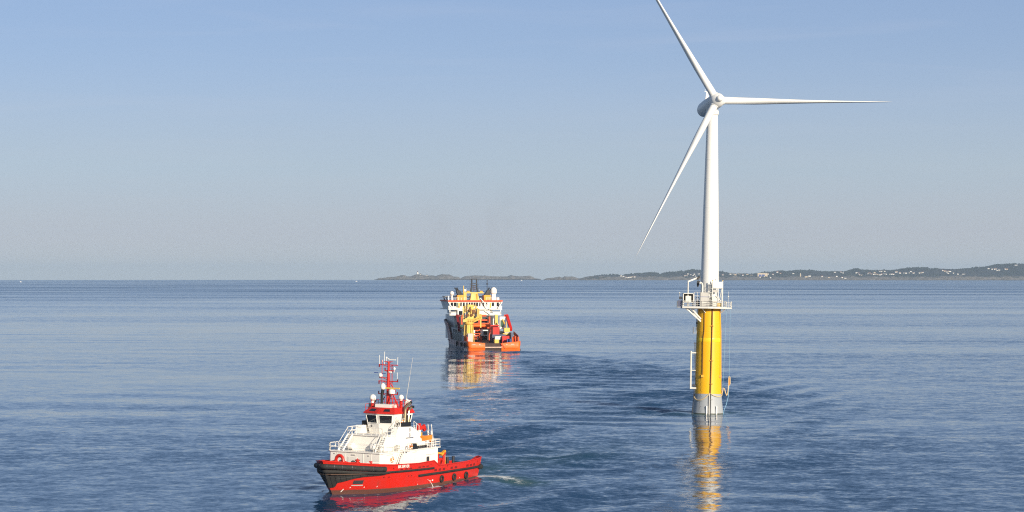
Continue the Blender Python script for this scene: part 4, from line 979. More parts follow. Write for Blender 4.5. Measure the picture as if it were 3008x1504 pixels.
for i, (a0, a1) in ((4, (.28, .78)), (0, (.32, .72))):
    j = (i + 1) % 5; P = []
    for (a, h) in ((a0, .25), (a1, .25), (a1 - .03, .72), (a0 + .03, .72)):
        b = Vector((*rb[i], ZW1 + .14)).lerp(Vector((*rb[j], ZW1 + .14)), a); t_ = Vector((*rt[i], ZW1 + .8)).lerp(Vector((*rt[j], ZW1 + .8)), a); P.append(b.lerp(t_, h))
    n = (P[1] - P[0]).cross(P[3] - P[0]).normalized(); n = n if n.z > 0 else -n
    g = MB().hexa([p + n * .01 for p in P] + [p + n * .03 for p in P]).build('skylight', M['glass'], roof, 0); flip_out(g)
ZR = ZW1 + .80
MB().rail([(3.6, 1.9, ZR), (-.5, 2.15, ZR), (-.5, -2.15, ZR), (3.4, -1.9, ZR)], .95, .9, .032, 2).rail([(3.7, -2.6, ZR - .55), (1.2, -2.6, ZR - .55)], .95, .8, .035, 2).build('railing', M['red'], tg)
MB().box(1.9, 3.5, -1.2, 1.3, ZR + .003, ZR + .45).build('roof_locker', M['white'], roof, 0)
# black searchlight / gear on the starboard bridge wing
MB().box(1.9, 2.7, -3.2, -2.3, 8.0, 9.1).ball((2.3, -2.9, 9.2), .4, 10, 6).build('searchlight', M['dark'], tg, 0)
MB().frust((1.4, 3.0, -3.6, -2.3), (1.8, 2.8, -3.3, -2.4), 7.25, 8.0).build('searchlight_seat', M['white'], tg, 0)
# ---- mast
MX = 2.1
mst = MB().tube([(MX, 0, ZR), (MX, 0, 14.2), (MX, 0, 17.0)], [.26, .22, .13], 10).build('mast', M['red'], tg)
def yard(z, y0, y1, w=.14, name='yard', mat='red'): return MB().bar((MX, y0, z), (MX, y1, z), w, w * .8).bar((MX, 0, z - .35), (MX, y1 * .55, z - .02), .06).bar((MX, 0, z - .35), (MX, y0 * .55, z - .02), .06).build(name, M[mat], mst, 0)
yard(16.55, -1.5, 1.5); yard(15.75, -.6, .95, .16); yard(14.3, -1.55, 1.5, .16); yard(12.55, -1.55, 1.5, .14); yard(17.0, -.65, .65, .1); yard(14.75, -1.45, 0, .14); yard(13.9, -.55, .45, .08)
for y, z, h in ((-1.48, 16.6, 1.25), (1.46, 16.6, 1.05), (1.42, 14.4, 1.15), (-.68, 16.6, 1.75)): MB().tube([(MX, y, z), (MX, y, z + h)], .035, 5).build('whip_aerial', M['white'], mst)
for y, z in ((-1.5, 14.1), (1.5, 14.4), (-1.52, 12.7), (1.5, 12.65), (-1.5, 16.4), (-.55, 15.9)): MB().box(MX - .06, MX + .06, y - .06, y + .06, z - .2, z + .22).build('mast_light', M['darkred'], mst, 0)
for y, z, r in ((-1.05, 17.05, .12), (-.35, 17.5, .13), (.95, 16.05, .17), (.0, 17.35, .09)): MB().ball((MX, y, z), r, 10, 6, 1.3).tube([(MX, y, z - .5), (MX, y, z)], .03, 5).build('dome_light', M['white'], mst)
MB().box(MX - .2, MX + .2, .15, .5, 15.5, 15.68).build('horn', M['white'], mst, 0)
MB().bar((MX + .1, .15, 17.28), (MX + .1, 1.2, 17.28), .13, .12).build('radar_scanner', M['white'], mst, 0)
rd = MB().lathe([(.2, 14.85), (.3, 15.0), (.28, 15.3), (.1, 15.4)], 14, (MX + .1, -1.2, 0)).build('radar_turret', M['white'], mst)
MB().bar((MX + .15, -2.2, 15.42), (MX + .15, -1.55, 15.42), .1, .1).bar((MX + .15, -.9, 15.38), (MX + .15, -.35, 15.38), .1, .1).build('radar_scanner', M['blue'], rd, 0)
MB().tube([(MX + .15, -.95, ZR), (MX + .15, -.95, 17.2)], .05, 6).build('mast_stay_pole', M['red'], mst)
# ladder and lattice legs
lt = MB()
for y in (.28, .5): lt.tube([(MX - .25, y, 12.6), (MX - .25, y, 16.6)], .025, 4)
for i in range(13): lt.tube([(MX - .25, .28, 12.8 + i * .3), (MX - .25, .5, 12.8 + i * .3)], .02, 4)
lt.build('mast_ladder', M['red'], mst)
lg = MB()
for a, b in (((1.0, .9, ZR), (MX, .25, 13.6)), ((1.0, -.8, ZR), (MX, -.2, 13.0)), ((2.6, .25, ZR), (2.3, .6, 12.6)), ((3.0, 1.4, ZR), (2.5, .8, 12.6)), ((1.9, 1.7, ZR), (2.3, .9, 12.6)), ((MX, .3, 14.1), (1.6, .9, 12.9))): lg.tube([a, b], .07, 6)
for z in (11.4, 12.0):
    k = (z - ZR) / (12.6 - ZR); q = [Vector((2.6, .25, z)).lerp(Vector((2.3, .6, z)), k), Vector((3.0, 1.4, z)).lerp(Vector((2.5, .8, z)), k), Vector((1.9, 1.7, z)).lerp(Vector((2.3, .9, z)), k)]
    for i in range(3): lg.tube([q[i], q[(i + 1) % 3]], .045, 5)
lg.build('lattice_leg', M['red'], mst)
tr = MB().lathe([(.42, 12.62), (.45, 12.8), (.42, 13.15), (.2, 13.25)], 16, (2.35, .75, 0)).build('radar_turret', M['white'], mst)
MB().bar((2.35, -.7, 13.38), (2.35, 2.0, 13.38), .16, .2).build('radar_scanner', M['cream'], tr, 0)
bp = MB().tube([(2.5, -.75, ZR), (2.5, -.75, 12.3), (2.5, -.6, 13.2)], [.16, .2, .24], 8).bar((2.4, -1.0, 11.2), (2.4, -.3, 12.2), .1).build('radome_post', M['black'], tg)
MB().ball((2.5, -.6, 13.55), .36, 14, 10, 1.35).build('radome', M['white'], bp)
def sat(x, y, z, r, h, mat='red'):
    b = MB().tube([(x, y, ZR - .4), (x, y, z - r * 1.2)], .22, 10).build('radome_post', M[mat], tg); MB().lathe([(r * .55, z - r * 1.5), (r * .5, z - r * .85)], 12, (x, y, 0)).build('radome_collar', M['white'], b); MB().ball((x, y, z), r, 16, 10, 1.08).build('radome', M['white'], b)
sat(2.6, -2.15, 11.95, .46, 1); sat(1.2, 1.55, 12.1, .36, 1); sat(.3, 1.9, 11.6, .3, 1)
MB().lathe([(.3, 11.5), (.34, 11.62), (.2, 11.72)], 12, (.2, 2.2, 0)).tube([(.2, 2.2, ZR), (.2, 2.2, 11.5)], .06, 6).build('loudhailer', M['white'], tg)
for x, y, z0, z1 in ((3.3, -1.5, ZR, 12.0), (3.0, -1.0, ZR, 11.7), (2.9, -2.5, ZR - .5, 11.3)): MB().tube([(x, y, z0), (x, y, z1)], .05, 5).build('signal_post', M['dark'], tg)
MB().tube([(.9, 2.0, ZR), (.55, 2.0, 12.0)], .07, 6).tube([(.55, 2.0, 12.0), (-.25, 2.0, 14.9)], .04, 5).tube([(-.25, 2.0, 14.9), (-.98, 2.0, 17.55)], .025, 5).build('whip_aerial', M['silver'], tg)
# ---- funnels with exhausts
for sg in (1, -1):
    y0, y1 = (2.45, 3.35) if sg > 0 else (-3.35, -2.45)
    f = MB(); pr = [(4.75, 8.3), (1.25, 8.18), (-.9, 7.25), (-1.3, 5.15), (5.3, 5.15), (5.3, 7.2)]
    f.add([(x, y0, z) for x, z in pr] + [(x, y1, z) for x, z in pr], [tuple(range(6)), tuple(range(6, 12))[::-1]] + [(i, 6 + i, 6 + (i + 1) % 6, (i + 1) % 6) for i in range(6)]); fn = f.build('funnel', M['white'], tg, 0); flip_out(fn)
    MB().box(1.3, 3.6, y0 + .12, y1 - .1, 8.2, 8.85).build('funnel_top', M['black'], fn, 0)
    yy = (y0 + y1) / 2
    MB().tube([(2.3, yy, 8.5), (2.3, yy, 10.5), (2.1, yy, 10.8), (1.0, yy, 11.35)], .19, 10).build('exhaust_pipe', M['brass'], fn); MB().tube([(1.0, yy, 11.35), (.75, yy, 11.5)], .2, 10).build('exhaust_tip', M['black'], fn)
    MB().tube([(1.35, yy, 8.5), (1.35, yy, 10.2), (1.2, yy, 10.45), (.5, yy, 10.8)], .14, 8).build('exhaust_pipe', M['brass'], fn); MB().box(.2, .6, yy - .2, yy + .2, 10.65, 11.0).build('exhaust_tip', M['black'], fn, 0)
    if sg > 0:
        MB().box(.75, 2.75, y1 + .004, y1 + .02, 6.62, 6.74).build('stripe', M['bluegrey'], fn, 0)
        for dz in (0, -.72):
            text_mesh('B', .72, 'funnel_emblem', M['bluegrey'], fn, (1.7, y1 + .012, 7.75 + dz), (-1, 0, 0), (0, 0, 1), .005)
MB().rail([(-.9, 2.5, 7.3), (-1.3, 2.5, 6.5)], .9, .6, .035, 2).rail([(.6, 3.3, 8.0), (-.8, 3.3, 7.3)], .9, .7, .035, 1).build('railing', M['white'], tg)
MB().stair((4.9, 3.0, ZB), (3.7, 2.7, 8.6), .7, 6, (0, 1, 0)).rail([(3.6, 3.0, 8.3), (2.5, 3.0, 8.3)], 1.0, .5, .035, 2).build('stair', M['white'], tg, 0)
# ---- boat deck aft
MB().box(-3.4, -1.2, 1.2, 2.4, ZD + .002, 6.3).build('vent_house', M['white'], tg, 0)
fmn = MB().tube([(-3.0, 2.0, ZD), (-3.0, 2.0, 7.45)], .28, 10).build('monitor_post', M['white'], tg); mn = MB().frust((-3.3, -2.7, 1.7, 2.3), (-3.2, -2.8, 1.85, 2.15), 7.46, 8.35).bar((-3.1, 2.0, 7.8), (-4.3, 2.1, 7.75), .45, .4).bar((-4.0, 2.05, 8.05), (-4.4, 2.1, 7.3), .3, .5).build('fire_monitor', M['red'], fmn, 0)
MB().stair((-4.6, 3.1, ZD), (-4.0, 3.1, 7.3), .55, 7, (0, 1, 0)).build('stair', M['white'], tg, 0)
for i, x in enumerate((-.3, -1.4, -2.4)): MB().lathe([(.02, -.48), (.3, -.46), (.34, 0), (.3, .46), (.02, .48)], 14, M=Matrix.Translation((x, 3.55, ZD + .62)) @ Matrix.Rotation(rad(90), 4, 'Y')).build('liferaft_canister', M['white'], tg)
for x in (-.3, -1.4, -2.4): MB().box(x - .3, x + .3, 3.3, 3.8, ZD + .002, ZD + .26).build('raft_cradle', M['dark'], tg, 0)
MB().frust((.7, 2.0, 3.5, 4.1), (.8, 1.5, 3.5, 3.9), ZD + .003, ZD + .75).build('vent_cowl', M['black'], tg, 0)
# ---- bow deck gear
sp = MB()
for y in (-.62, .62): sp.tube([(14.1, y * 1.45, 2.66), (14.0, y, 4.15), (14.0, y * .8, 4.6), (14.0, y * .35, 4.85), (14.0, 0, 4.88)], .2, 8)
sp.frust((13.7, 14.3, -.7, .7), (13.8, 14.2, -.62, .62), 3.4, 4.0).torus((14.0, 0, 4.3), .42, .12, 'x', 16, 6)
sp.build('towing_staple', M['red'], tg)
MB().tube([(14.0, .75, 4.15), (13.9, 2.0, 3.8), (13.7, 3.2, 3.5)], .08, 6).build('staple_stay', M['red'], tg); MB().tube([(14.0, -.75, 4.15), (13.7, -2.0, 3.9), (13.4, -3.5, 3.6)], .08, 6).build('staple_stay', M['red'], tg)
MB().box(12.0, 13.2, -1.1, 1.1, 2.66, 3.4).lathe([(.75, -1.0), (.75, -.9), (.35, -.88), (.35, .88), (.75, .9), (.75, 1.0)], 16, M=Matrix.Translation((12.2, 0, 3.4)) @ Matrix.Rotation(rad(90), 4, 'X')).build('anchor_winch', M['dark'], tg, 0)
for y in (2.75,):
    MB().lathe([(.36, 2.66), (.34, 3.7), (.2, 3.72), (.2, 4.25), (.34, 4.3), (.36, 4.45), (.12, 4.5)], 14, (13.9, y, 0)).bar((13.9, y - .4, 4.1), (13.9, y + .4, 4.1), .12).tube([(13.9, y, 4.4), (13.9, y, 4.65)], .05, 5).build('bollard', M['red'], tg)
MB().bar((12.2, 3.8, 3.3), (12.2, 3.8, 4.2), .14).bar((12.0, 3.8, 4.0), (12.5, 3.8, 4.1), .3, .2).build('fairlead_post', M['red'], tg, 0)
MB().rail([(13.0, 3.6, 3.0), (11.2, 4.4, 3.0)], 1.0, 1.0, .03, 2).build('railing', M['white'], tg)
# ---- after deck gear
wn = MB()
wn.lathe([(1.0, -1.1), (1.0, -1.0), (.55, -.98), (.55, .98), (1.0, 1.0), (1.0, 1.1)], 20, M=Matrix.Translation((-6.0, 1.6, 3.0)) @ Matrix.Rotation(rad(90), 4, 'X'))
wn.box(-6.9, -5.2, .3, .6, 1.78, 3.7); wn.box(-6.9, -5.2, 2.7, 3.0, 1.78, 3.9); wn.tube([(-5.6, 2.9, 1.78), (-5.6, 2.9, 4.0), (-6.1, 2.9, 4.1), (-6.7, 2.9, 1.78)], .16, 6)
wn.build('towing_winch', M['red'], tg, 0)
MB().tube([(-8.2, 3.0, 1.78), (-8.2, 3.0, 4.15)], .2, 8).bar((-8.2, 2.6, 3.9), (-8.2, 3.3, 3.9), .25).build('crane_post', M['red'], tg)
MB().bar((-5.3, 2.7, 4.25), (-7.5, 3.0, 3.95), .2, .22).bar((-7.4, 3.0, 3.75), (-8.5, 3.0, 4.25), .34, .3).tube([(-8.45, 3.0, 4.2), (-8.5, 3.05, 1.9)], .1, 6).build('crane_boom', M['ochre'], tg, 0)
MB().torus((-7.2, 3.1, 2.7), .5, .18, 'y', 16, 6).build('hose_reel', M['red'], tg)
for x, y in ((-9.1, 3.1), (-10.9, 3.0), (-10.9, -3.0), (-9.1, -3.1)): MB().tube([(x, y, 1.78), (x, y, 3.35)], .2, 10).build('towing_pin', M['dark'], tg)
MB().box(-13.5, -12.2, -1.6, 1.6, 1.78, 2.5).build('stern_roller_box', M['red'], tg, 0)

# ---- loose things carried by the tug
def on(fr, name, label, cat, mb, mat, group=None, smooth=35, rot=None):
    o = mb.build(name, mat, None, smooth); o.matrix_world = fr; return tag(o, label, cat, group)
def tyre(c, label):
    o = on(MG, 'tyre_fender', label, 'tyre', MB().torus(c, .36, .15, 'y', 22, 10), M['rubber'], 'tyres hung on the red hull')
for x, lab in ((-3.2, 'black tyre on the red hull nearest the white house'), (-6.75, 'middle of three black tyres on the red hull'), (-10.3, 'black tyre on the red hull nearest the stern')):
    s = .85 / lerp_tab(RZT, x); p = hn(at_x(x, s), s, .12); tyre((p.x, p.y, .85), lab)
def buoy(c, label, axis='y', r=.32):
    t = empty('lifebuoy', label, 'lifebuoy', (0, 0, 0), (0, 0, 0), 'lifebuoys on the tug'); t.matrix_world = MG @ Matrix.Translation(c)
    MB().torus((0, 0, 0), r, .09, axis, 20, 8).build('ring', M['buoy_orange'], t)
    b = MB()
    for k in range(4):
        a = rad(45 + 90 * k); b.tube([(r * math.cos(a) - .09 * math.sin(a), .0, r * math.sin(a) + .09 * math.cos(a)), (r * math.cos(a) + .09 * math.sin(a), .0, r * math.sin(a) - .09 * math.cos(a))], .105, 8)
    b.build('band', M['white'], t)
buoy((7.75, 4.36, 4.15), 'lifebuoy on the white lower house wall of the tug'); buoy((3.0, 4.34, 5.62), 'lifebuoy on the rail above the side stair of the tug'); buoy((3.1, 3.05, 8.72), 'lifebuoy beside the wheelhouse and exhaust pipes', r=.36)
rbm = empty('rescue_boat', 'small orange rescue boat stowed at the aft end of the white house', 'rescue boat', (0, 0, 0)); rbm.matrix_world = MG @ Matrix.Translation((-3.75, 1.6, ZD + .55)) @ Matrix.Rotation(rad(90), 4, 'Z')
R = []
for x, w, z in ((-2.0, .75, .9), (-1, .9, .85), (.6, .9, .9), (1.5, .6, 1.0), (2.1, .05, 1.15)): R.append([(x, -w, z), (x, -w * .75, .25), (x, 0, .02), (x, w * .75, .25), (x, w, z)])
hb = MB().loft(R); hb.f.append((0, 1, 2, 3, 4)); hb.build('hull', M['buoy_orange'], rbm)
MB().box(-1.9, 1.2, -.72, .72, .8, .9).box(-.3, .3, -.3, .3, .9, 1.35).build('deck', M['ochre'], rbm, 0)
MB().tube([(-1.2, 0, 0.9), (-1.2, 0, 1.7)], .05, 6).ball((-1.2, 0, 1.75), .12).build('light', M['white'], rbm)

M['roller_wall'] = paint('dark_brown_steel', (.05, .022, .018), .55, .4, .6)
M['gloss_orange'] = paint('gloss_orange', (.84, .17, .02), .22, .15, .4)
# ------------------------------------------------------------------ offshore supply ship, seen from astern
sh_ = empty('supply_ship', 'orange sterned offshore supply ship with white bridge and yellow crane', 'ship', *SHIP)
# hull: half-breadths at waterline and at rail
SW = [(0, 0), (0, 9.0), (1.2, 9.9), (6, 10.2), (40, 10.2), (55, 9.6), (64, 7.8), (72, 5.0), (78, 2.2), (81, 0)]
SR = [(0, 0), (0, 9.4), (1.2, 10.3), (6, 10.4), (40, 10.4), (58, 10.4), (68, 9.9), (77, 7.4), (83, 3.6), (87, 0)]
SZ = [(0, 3.35), (6, 3.2), (30, 2.9), (43.9, 3.0), (46, 5.0), (52, 8.4), (55, 9.6), (87, 11.2)]
NP = len(SW) - 1
def shp(u, s):
    i = min(int(u), NP - 1); t = u - i; w = [SW[i][k] + (SW[i + 1][k] - SW[i][k]) * t for k in (0, 1)]; r = [SR[i][k] + (SR[i + 1][k] - SR[i][k]) * t for k in (0, 1)]
    z = lerp_tab(SZ, r[0])
    if u < 1: z = 3.35 - .55 * (1 - t)
    if s < 0: return (w[0], w[1] * (1 + .2 * s), 4 * s)
    return (w[0] + (r[0] - w[0]) * s, w[1] + (r[1] - w[1]) * s ** 1.4, z * s)
us = [i / 6 for i in range(NP * 6 + 1)]; us = sorted(us + [3 + 1 * k / 20 for k in range(20)] + [4 + k / 20 for k in range(20)])
mb = MB(); rows = [[shp(u, s) for s in (-.8, -.2, 0, .2, .4, .6, .8, 1)] for u in us if u >= 1.9]; mb.loft(rows); mb.loft([[mir(p) for p in r] for r in rows])
inn = [[Vector(r[-1]), Vector(r[-1]) - Vector((0, .3, 0)), Vector(r[-1]) - Vector((0, .3, 1.2))] for r in rows]; mb.loft(inn); mb.loft([[mir(p) for p in r] for r in inn])
hull2 = mb.build('hull', M['ship_hull'], sh_, 40); flip_out(hull2)
# stern: two orange rounded quarters with the roller between
def quarter(sg, y0, y1):
    P = []
    pr = [(.25, -1.0), (.05, .25), (-.18, .75), (-.26, 1.15), (-.18, 1.55), (-.02, 1.9), (0, 2.8), (0, 3.3)]
    ys = [y0 + (y1 - 1.4 - y0) * i / 8 for i in range(9)]
    cols = [(y, 0.0, 0) for y in ys] + [(y1 - 1.4 + 1.4 * math.sin(rad(a)), 1.4 * (1 - math.cos(rad(a))), a) for a in (15, 30, 45, 60, 75, 90)]
    for y, dx, a in cols + [(y1, 4.2, 90), (y1, 8.2, 90)]:
        k = math.cos(rad(a)); top = 2.72 + .75 * max(0, min(1, (y - y0) / (y1 - y0))); P.append([(dx + px_ * k, sg * (y - (px_ if a else 0) * -math.sin(rad(a)) * 1.0), z * (top / 3.3 if z > 2 else 1)) for px_, z in pr])
    m = MB().loft(P)
    top = [r[-1] for r in P]; m.loft([[t, (t[0] + .5 * (1 if i < 9 else .6), t[1] - sg * (.0 if i < 9 else .4), t[2] + .01), (t[0] + .5 * (1 if i < 9 else .6), t[1] - sg * (.0 if i < 9 else .4), 1.5)] for i, t in enumerate(top)])
    q = m.build('stern_quarter', M['orange'], sh_, 50); flip_out(q)
    MB().loft([[r[0], (r[0][0], r[0][1], -1.0), (r[1][0] - .012, r[1][1] + sg * (.012 if i > 9 else 0), r[1][2] + .32)] for i, r in enumerate(P)]).build('waterline_band', M['steel'], q, 0)
    MB().box(-.012, 0, min(sg * (y0 + 1.8), sg * (y0 + 2.3)), max(sg * (y0 + 1.8), sg * (y0 + 2.3)), 2.05, 2.4).build('mark', M['silver'], q, 0); MB().box(-.012, 0, min(sg * (y0 + 3.7), sg * (y0 + 4.9)), max(sg * (y0 + 3.7), sg * (y0 + 4.9)), 2.1, 2.45).build('mark', M['silver'], q, 0)
    MB().tube([(-.12, sg * (y0 + .9 if sg < 0 else y0 + .1), 1.12), (-.12, sg * (y1 - 1.3), 1.12)], .33, 12).build('rubbing_bar', M['gloss_orange'], q)
    return q
quarter(1, 3.55, 10.3); quarter(-1, 2.75, 10.3)
MB().lathe([(.02, -2.75), (.62, -2.73), (.62, 3.53), (.02, 3.55)], 24, M=Matrix.Translation((.42, 0, 1.1)) @ Matrix.Rotation(rad(-90), 4, 'X')).build('stern_roller', M['steel'], sh_)
MB().box(.3, 1.6, -2.75, 3.55, 1.3, 2.62).build('stern_sill', M['roller_wall'], sh_, 0); MB().box(.5, 1.5, -2.75, 3.55, -1.0, 1.29).build('stern_ramp', M['roller_wall'], sh_, 0)
MB().prism([(1.2, -10.0), (56, -10.0), (56, 10.0), (1.2, 10.0)], 2.3, 2.55).build('work_deck', M['deck'], sh_, 0)
MB().bar((-.05, -2.6, 2.6), (-.3, -4.2, .7), .35, .5).build('chafe_plate', M['deeporange'], sh_, 0)
for x in (1.0, 22, 10): MB().torus((x + 3, 10.75, 1.9), .62, .3, 'y', 16, 8).build('side_fender', M['rubber'], sh_)
# superstructure
MB().box(50.2, 76, -8.0, 8.0, 2.56, 12.4).build('accommodation', M['white'], sh_, 0)
acc = MB().box(46, 50.19, -9.3, -2.0, 2.56, 9.0).box(46, 50.19, 2.0, 9.3, 2.56, 7.6).build('deck_house', M['white'], sh_, 0)
MB().box(46.5, 58, -10.5, 10.5, 12.403, 12.75).build('deck_edge', M['white'], sh_, 0)
MB().box(51.0, 74, -7.6, 7.6, 12.753, 14.7).build('upper_tier', M['white'], sh_, 0)
for y in (-10.3, 10.3): MB().box(47, 47.35, y - .17, y + .17, 12.75, 14.7).build('support_post', M['white'], sh_, 0)
MB().rail([(46.7, 10.3, 12.75), (46.7, -10.3, 12.75)], 1.1, 1.6, .07, 2).build('railing', M['white'], sh_)
MB().box(46.6, 46.68, 6.4, 9.9, 12.8, 13.6).box(46.6, 46.68, -9.9, -7.2, 12.8, 13.6).build('rail_screen', M['white'], sh_, 0)
br = MB().box(47, 71, -10.9, 10.9, 14.703, 15.0).frust((48.2, 70, -9.9, 9.9), (47.6, 70.6, -10.7, 10.7), 15.003, 17.9)
bridge = br.build('bridge', M['white'], sh_, 0)
for sg in (1, -1):
    MB().frust((47.1, 48.1, min(sg * 9.4, sg * 10.8), max(sg * 9.4, sg * 10.8)), (47.1, 48.1, min(sg * 9.9, sg * 10.9), max(sg * 9.9, sg * 10.9)), 15.003, 16.2).build('wing_console', M['white'], bridge, 0)
    MB().bar((47.0, sg * 9.3, 15.2), (46.9, sg * 10.9, 17.8), .4, .35).build('wing_strut', M['white'], bridge, 0)
def bx_(y, z): return 48.2 + (47.6 - 48.2) * (z - 15) / 2.9
def bwin(y0, y1, z0=16.0, z1=17.5, m='glass', nm='window'): MB().hexa([(bx_(0, z0) - .06, y0, z0), (bx_(0, z0) - .06, y1, z0), (bx_(0, z0) + .05, y1, z0), (bx_(0, z0) + .05, y0, z0), (bx_(0, z1) - .06, y0, z1), (bx_(0, z1) - .06, y1, z1), (bx_(0, z1) + .05, y1, z1), (bx_(0, z1) + .05, y0, z1)]).build(nm, M[m], bridge, 0)
for y0, y1 in ((8.9, 9.9), (7.6, 8.6), (-.2, .6), (-1.2, -.45), (.9, 1.6), (1.9, 2.6), (3.0, 3.6), (4.2, 4.9), (5.4, 6.0), (-2.2, -1.7), (-3.6, -3.1), (-5.0, -4.5), (-7.7, -6.9), (-9.7, -8.8)): bwin(y0, y1)
bwin(7.0, 7.5, 15.5, 17.4, 'green', 'door'); bwin(5.9 + .25, 6.8, 15.3, 17.3, 'cream', 'door'); bwin(-6.6, -6.0, 15.3, 17.3, 'cream', 'door'); bwin(5.2 + 1.25, 5.2 + 1.55, 15.5, 16.2, 'red', 'extinguisher_box')
MB().box(47.0, 71.2, -11.1, 11.1, 17.903, 18.45).build('roof_band', M['deeporange'], sh_, 0)
for y in (9.0, -9.0, 6.7): MB().rail([(47.3, y, 18.45), (47.3, y * .5, 18.45)], 1.0, 1.2, .06, 2).build('railing', M['white'], sh_)
for y0, y1, z0, z1 in ((1.8, 7.4, 5.2, 6.6), (-1.6, 3.2, 10.2, 11.6)): MB().box(50.0, 50.18, y0, y1, z0, z1).build('window_row', M['bluegrey'], sh_, 0)
MB().box(46.5, 50.1, -5.9, -1.2, 12.76, 14.3).build('lifeboat_house', M['white'], sh_, 0)
cdv = MB().box(45.6, 46.5, 5.0, 7.4, 12.0, 14.6).build('crane_cabin', M['white'], sh_, 0); MB().box(45.5, 45.59, 5.5, 6.9, 12.5, 14.2).build('window', M['glass'], cdv, 0)
MB().tube([(46.8, -1.9, 19.3), (46.6, -3.1, 17.9), (46.2, -5.6, 15.2), (46, -6.0, 14.9)], .2, 7).build('white_boom', M['white'], sh_); MB().bar((46.3, -3.6, 14.4), (46.0, -5.9, 12.9), .45, .5).build('white_boom', M['white'], sh_, 0)
# funnels
for sg in (1, -1):
    yc = 5.5 if sg > 0 else -5.4
    fb_ = MB().box(50, 55, yc - 1.35, yc + 1.35, 18.452, 20.5).build('funnel_casing', M['ochre'], sh_, 0)
    f = MB()
    f.add([(50.6, yc - 1.1, 20.5), (54, yc - 1.1, 20.5), (54, yc + 1.0, 20.5), (50.6, yc + 1.0, 20.5), (50.8, yc + sg * .9 - .8, 22.4), (53.5, yc + sg * .9 - .8, 22.4), (53.5, yc + sg * .9 + .7, 22.4), (50.8, yc + sg * .9 + .7, 22.4)], [(0, 3, 2, 1), (4, 5, 6, 7), (0, 1, 5, 4), (1, 2, 6, 5), (2, 3, 7, 6), (3, 0, 4, 7)]); f.build('funnel', M['black'], fb_, 0)
    MB().tube([(51.3, yc + sg * 1.1, 22.2), (51.3, yc + sg * 2.3, 23.5)], .27, 8).build('exhaust_pipe', M['black'], fb_); MB().tube([(52.6, yc + sg * .6, 22.2), (52.6, yc + sg * 1.2, 23.5)], .27, 8).build('exhaust_pipe', M['black'], fb_)
# gantry across the funnels and black mast
gy = MB().box(50.5, 52, -3.9, 4.3, 21.2, 21.65).frust((50, 53, -2.2, 1.6), (50.6, 52.4, -1.4, 1.0), 18.453, 21.2).box(50.3, 52.5, 3.1, 4.3, 18.453, 21.2).box(51, 52, 4.0, 4.25, 21.65, 24.3)
gan = gy.build('mast_gantry', M['cream'], sh_, 0); MB().box(50.0, 50.4, -1.6, -.9, 18.6, 21.0).build('gantry_rib', M['ochre'], gan, 0)
for y in (2.3, -3.0): MB().box(50.6, 51.6, y - .5, y + .5, 21.66, 22.2).build('light_box', M['ochre'], gan, 0)
ms2 = MB()
for s_ in (-1, 1): ms2.tube([(51.5, -.2 + s_ * 1.45, 21.66), (51.5, -.2 + s_ * 1.05, 23.5), (51.5, -.2 + s_ * .95, 26.9)], [.36, .31, .28], 8)
for z in (26.9, 25.1, 24.3, 23.4, 22.6): ms2.box(51.2, 51.8, -1.2, .8, z - .12, z + .18)
lm = ms2.build('lattice_mast', M['dark'], sh_, 0); MB().box(51.2, 51.9, -.6, .2, 22.0, 24.2).build('radar_block', M['bluegrey'], lm, 0)
sp2 = MB()
for z in (26.6, 26.15, 24.9, 24.45, 23.4, 23.0):
    for s_ in (-1, 1): sp2.bar((51.5, -.2 + s_ * .9, z), (51.5, -.2 + s_ * 1.7, z), .09).bar((51.5, -.2 + s_ * 1.7, z - .15), (51.5, -.2 + s_ * 1.7, z + .2), .14)
for y in (-1.1, -.6, -.2, .2, .7): sp2.tube([(51.5, y, 27.0), (51.5, y - .1 + .3 * (y + .2), 27.7)], .05, 4)
sp2.build('aerial_array', M['dark'], lm, 0)
MB().bar((51, 3.0, 21.7), (51, 3.0, 23.2), .05).bar((51, -2.4, 21.7), (51, -2.4, 23.0), .05).bar((51, .9, 21.7), (51, 2.2, 21.75), .06).build('aerial_array', M['white'], gan, 0)
MB().ball((52, 3.55, 22.3), .62, 12, 8).build('radome', M['white'], sh_)
def radome(y, z, r, zb, wb): 
    p_ = MB().frust((50.2, 50.2 + wb * 2, y - wb, y + wb), (50.4, 50.0 + wb * 2, y - wb * .7, y + wb * .7), 18.452, zb).build('radome_pedestal', M['white'], sh_, 0); MB().lathe([(r * .8, zb + .003), (r, zb + .15), (r, z), (r * .92, z + r * .4), (r * .7, z + r * .72), (r * .35, z + r * .94), (.01, z + r)], 20, (50.2 + wb, y, 0)).build('radome', M['white'], p_)
radome(-8.1, 22.4, 1.25, 21.0, .95)
pm = MB().tube([(50.5, 9.0, 18.45), (50.5, 9.0, 20.5)], .35, 8).build('radome_pedestal', M['white'], sh_); MB().ball((50.5, 9.0, 21.2), .9, 18, 10).build('radome', M['white'], pm)
MB().box(50, 50.8, -10.2, -9.2, 18.452, 19.5).box(50, 50.6, 10.2, 10.6, 18.452, 20.2).build('life_raft_rack', M['white'], sh_, 0)
MB().tube([(54, -5.9, 21.0), (54, -5.9, 25.9)], .12, 6).ball((54, -5.9, 26.2), .26, 8, 6).ball((54, -5.9, 25.0), .3, 8, 6, 1.6).build('signal_mast', M['dark'], sh_)
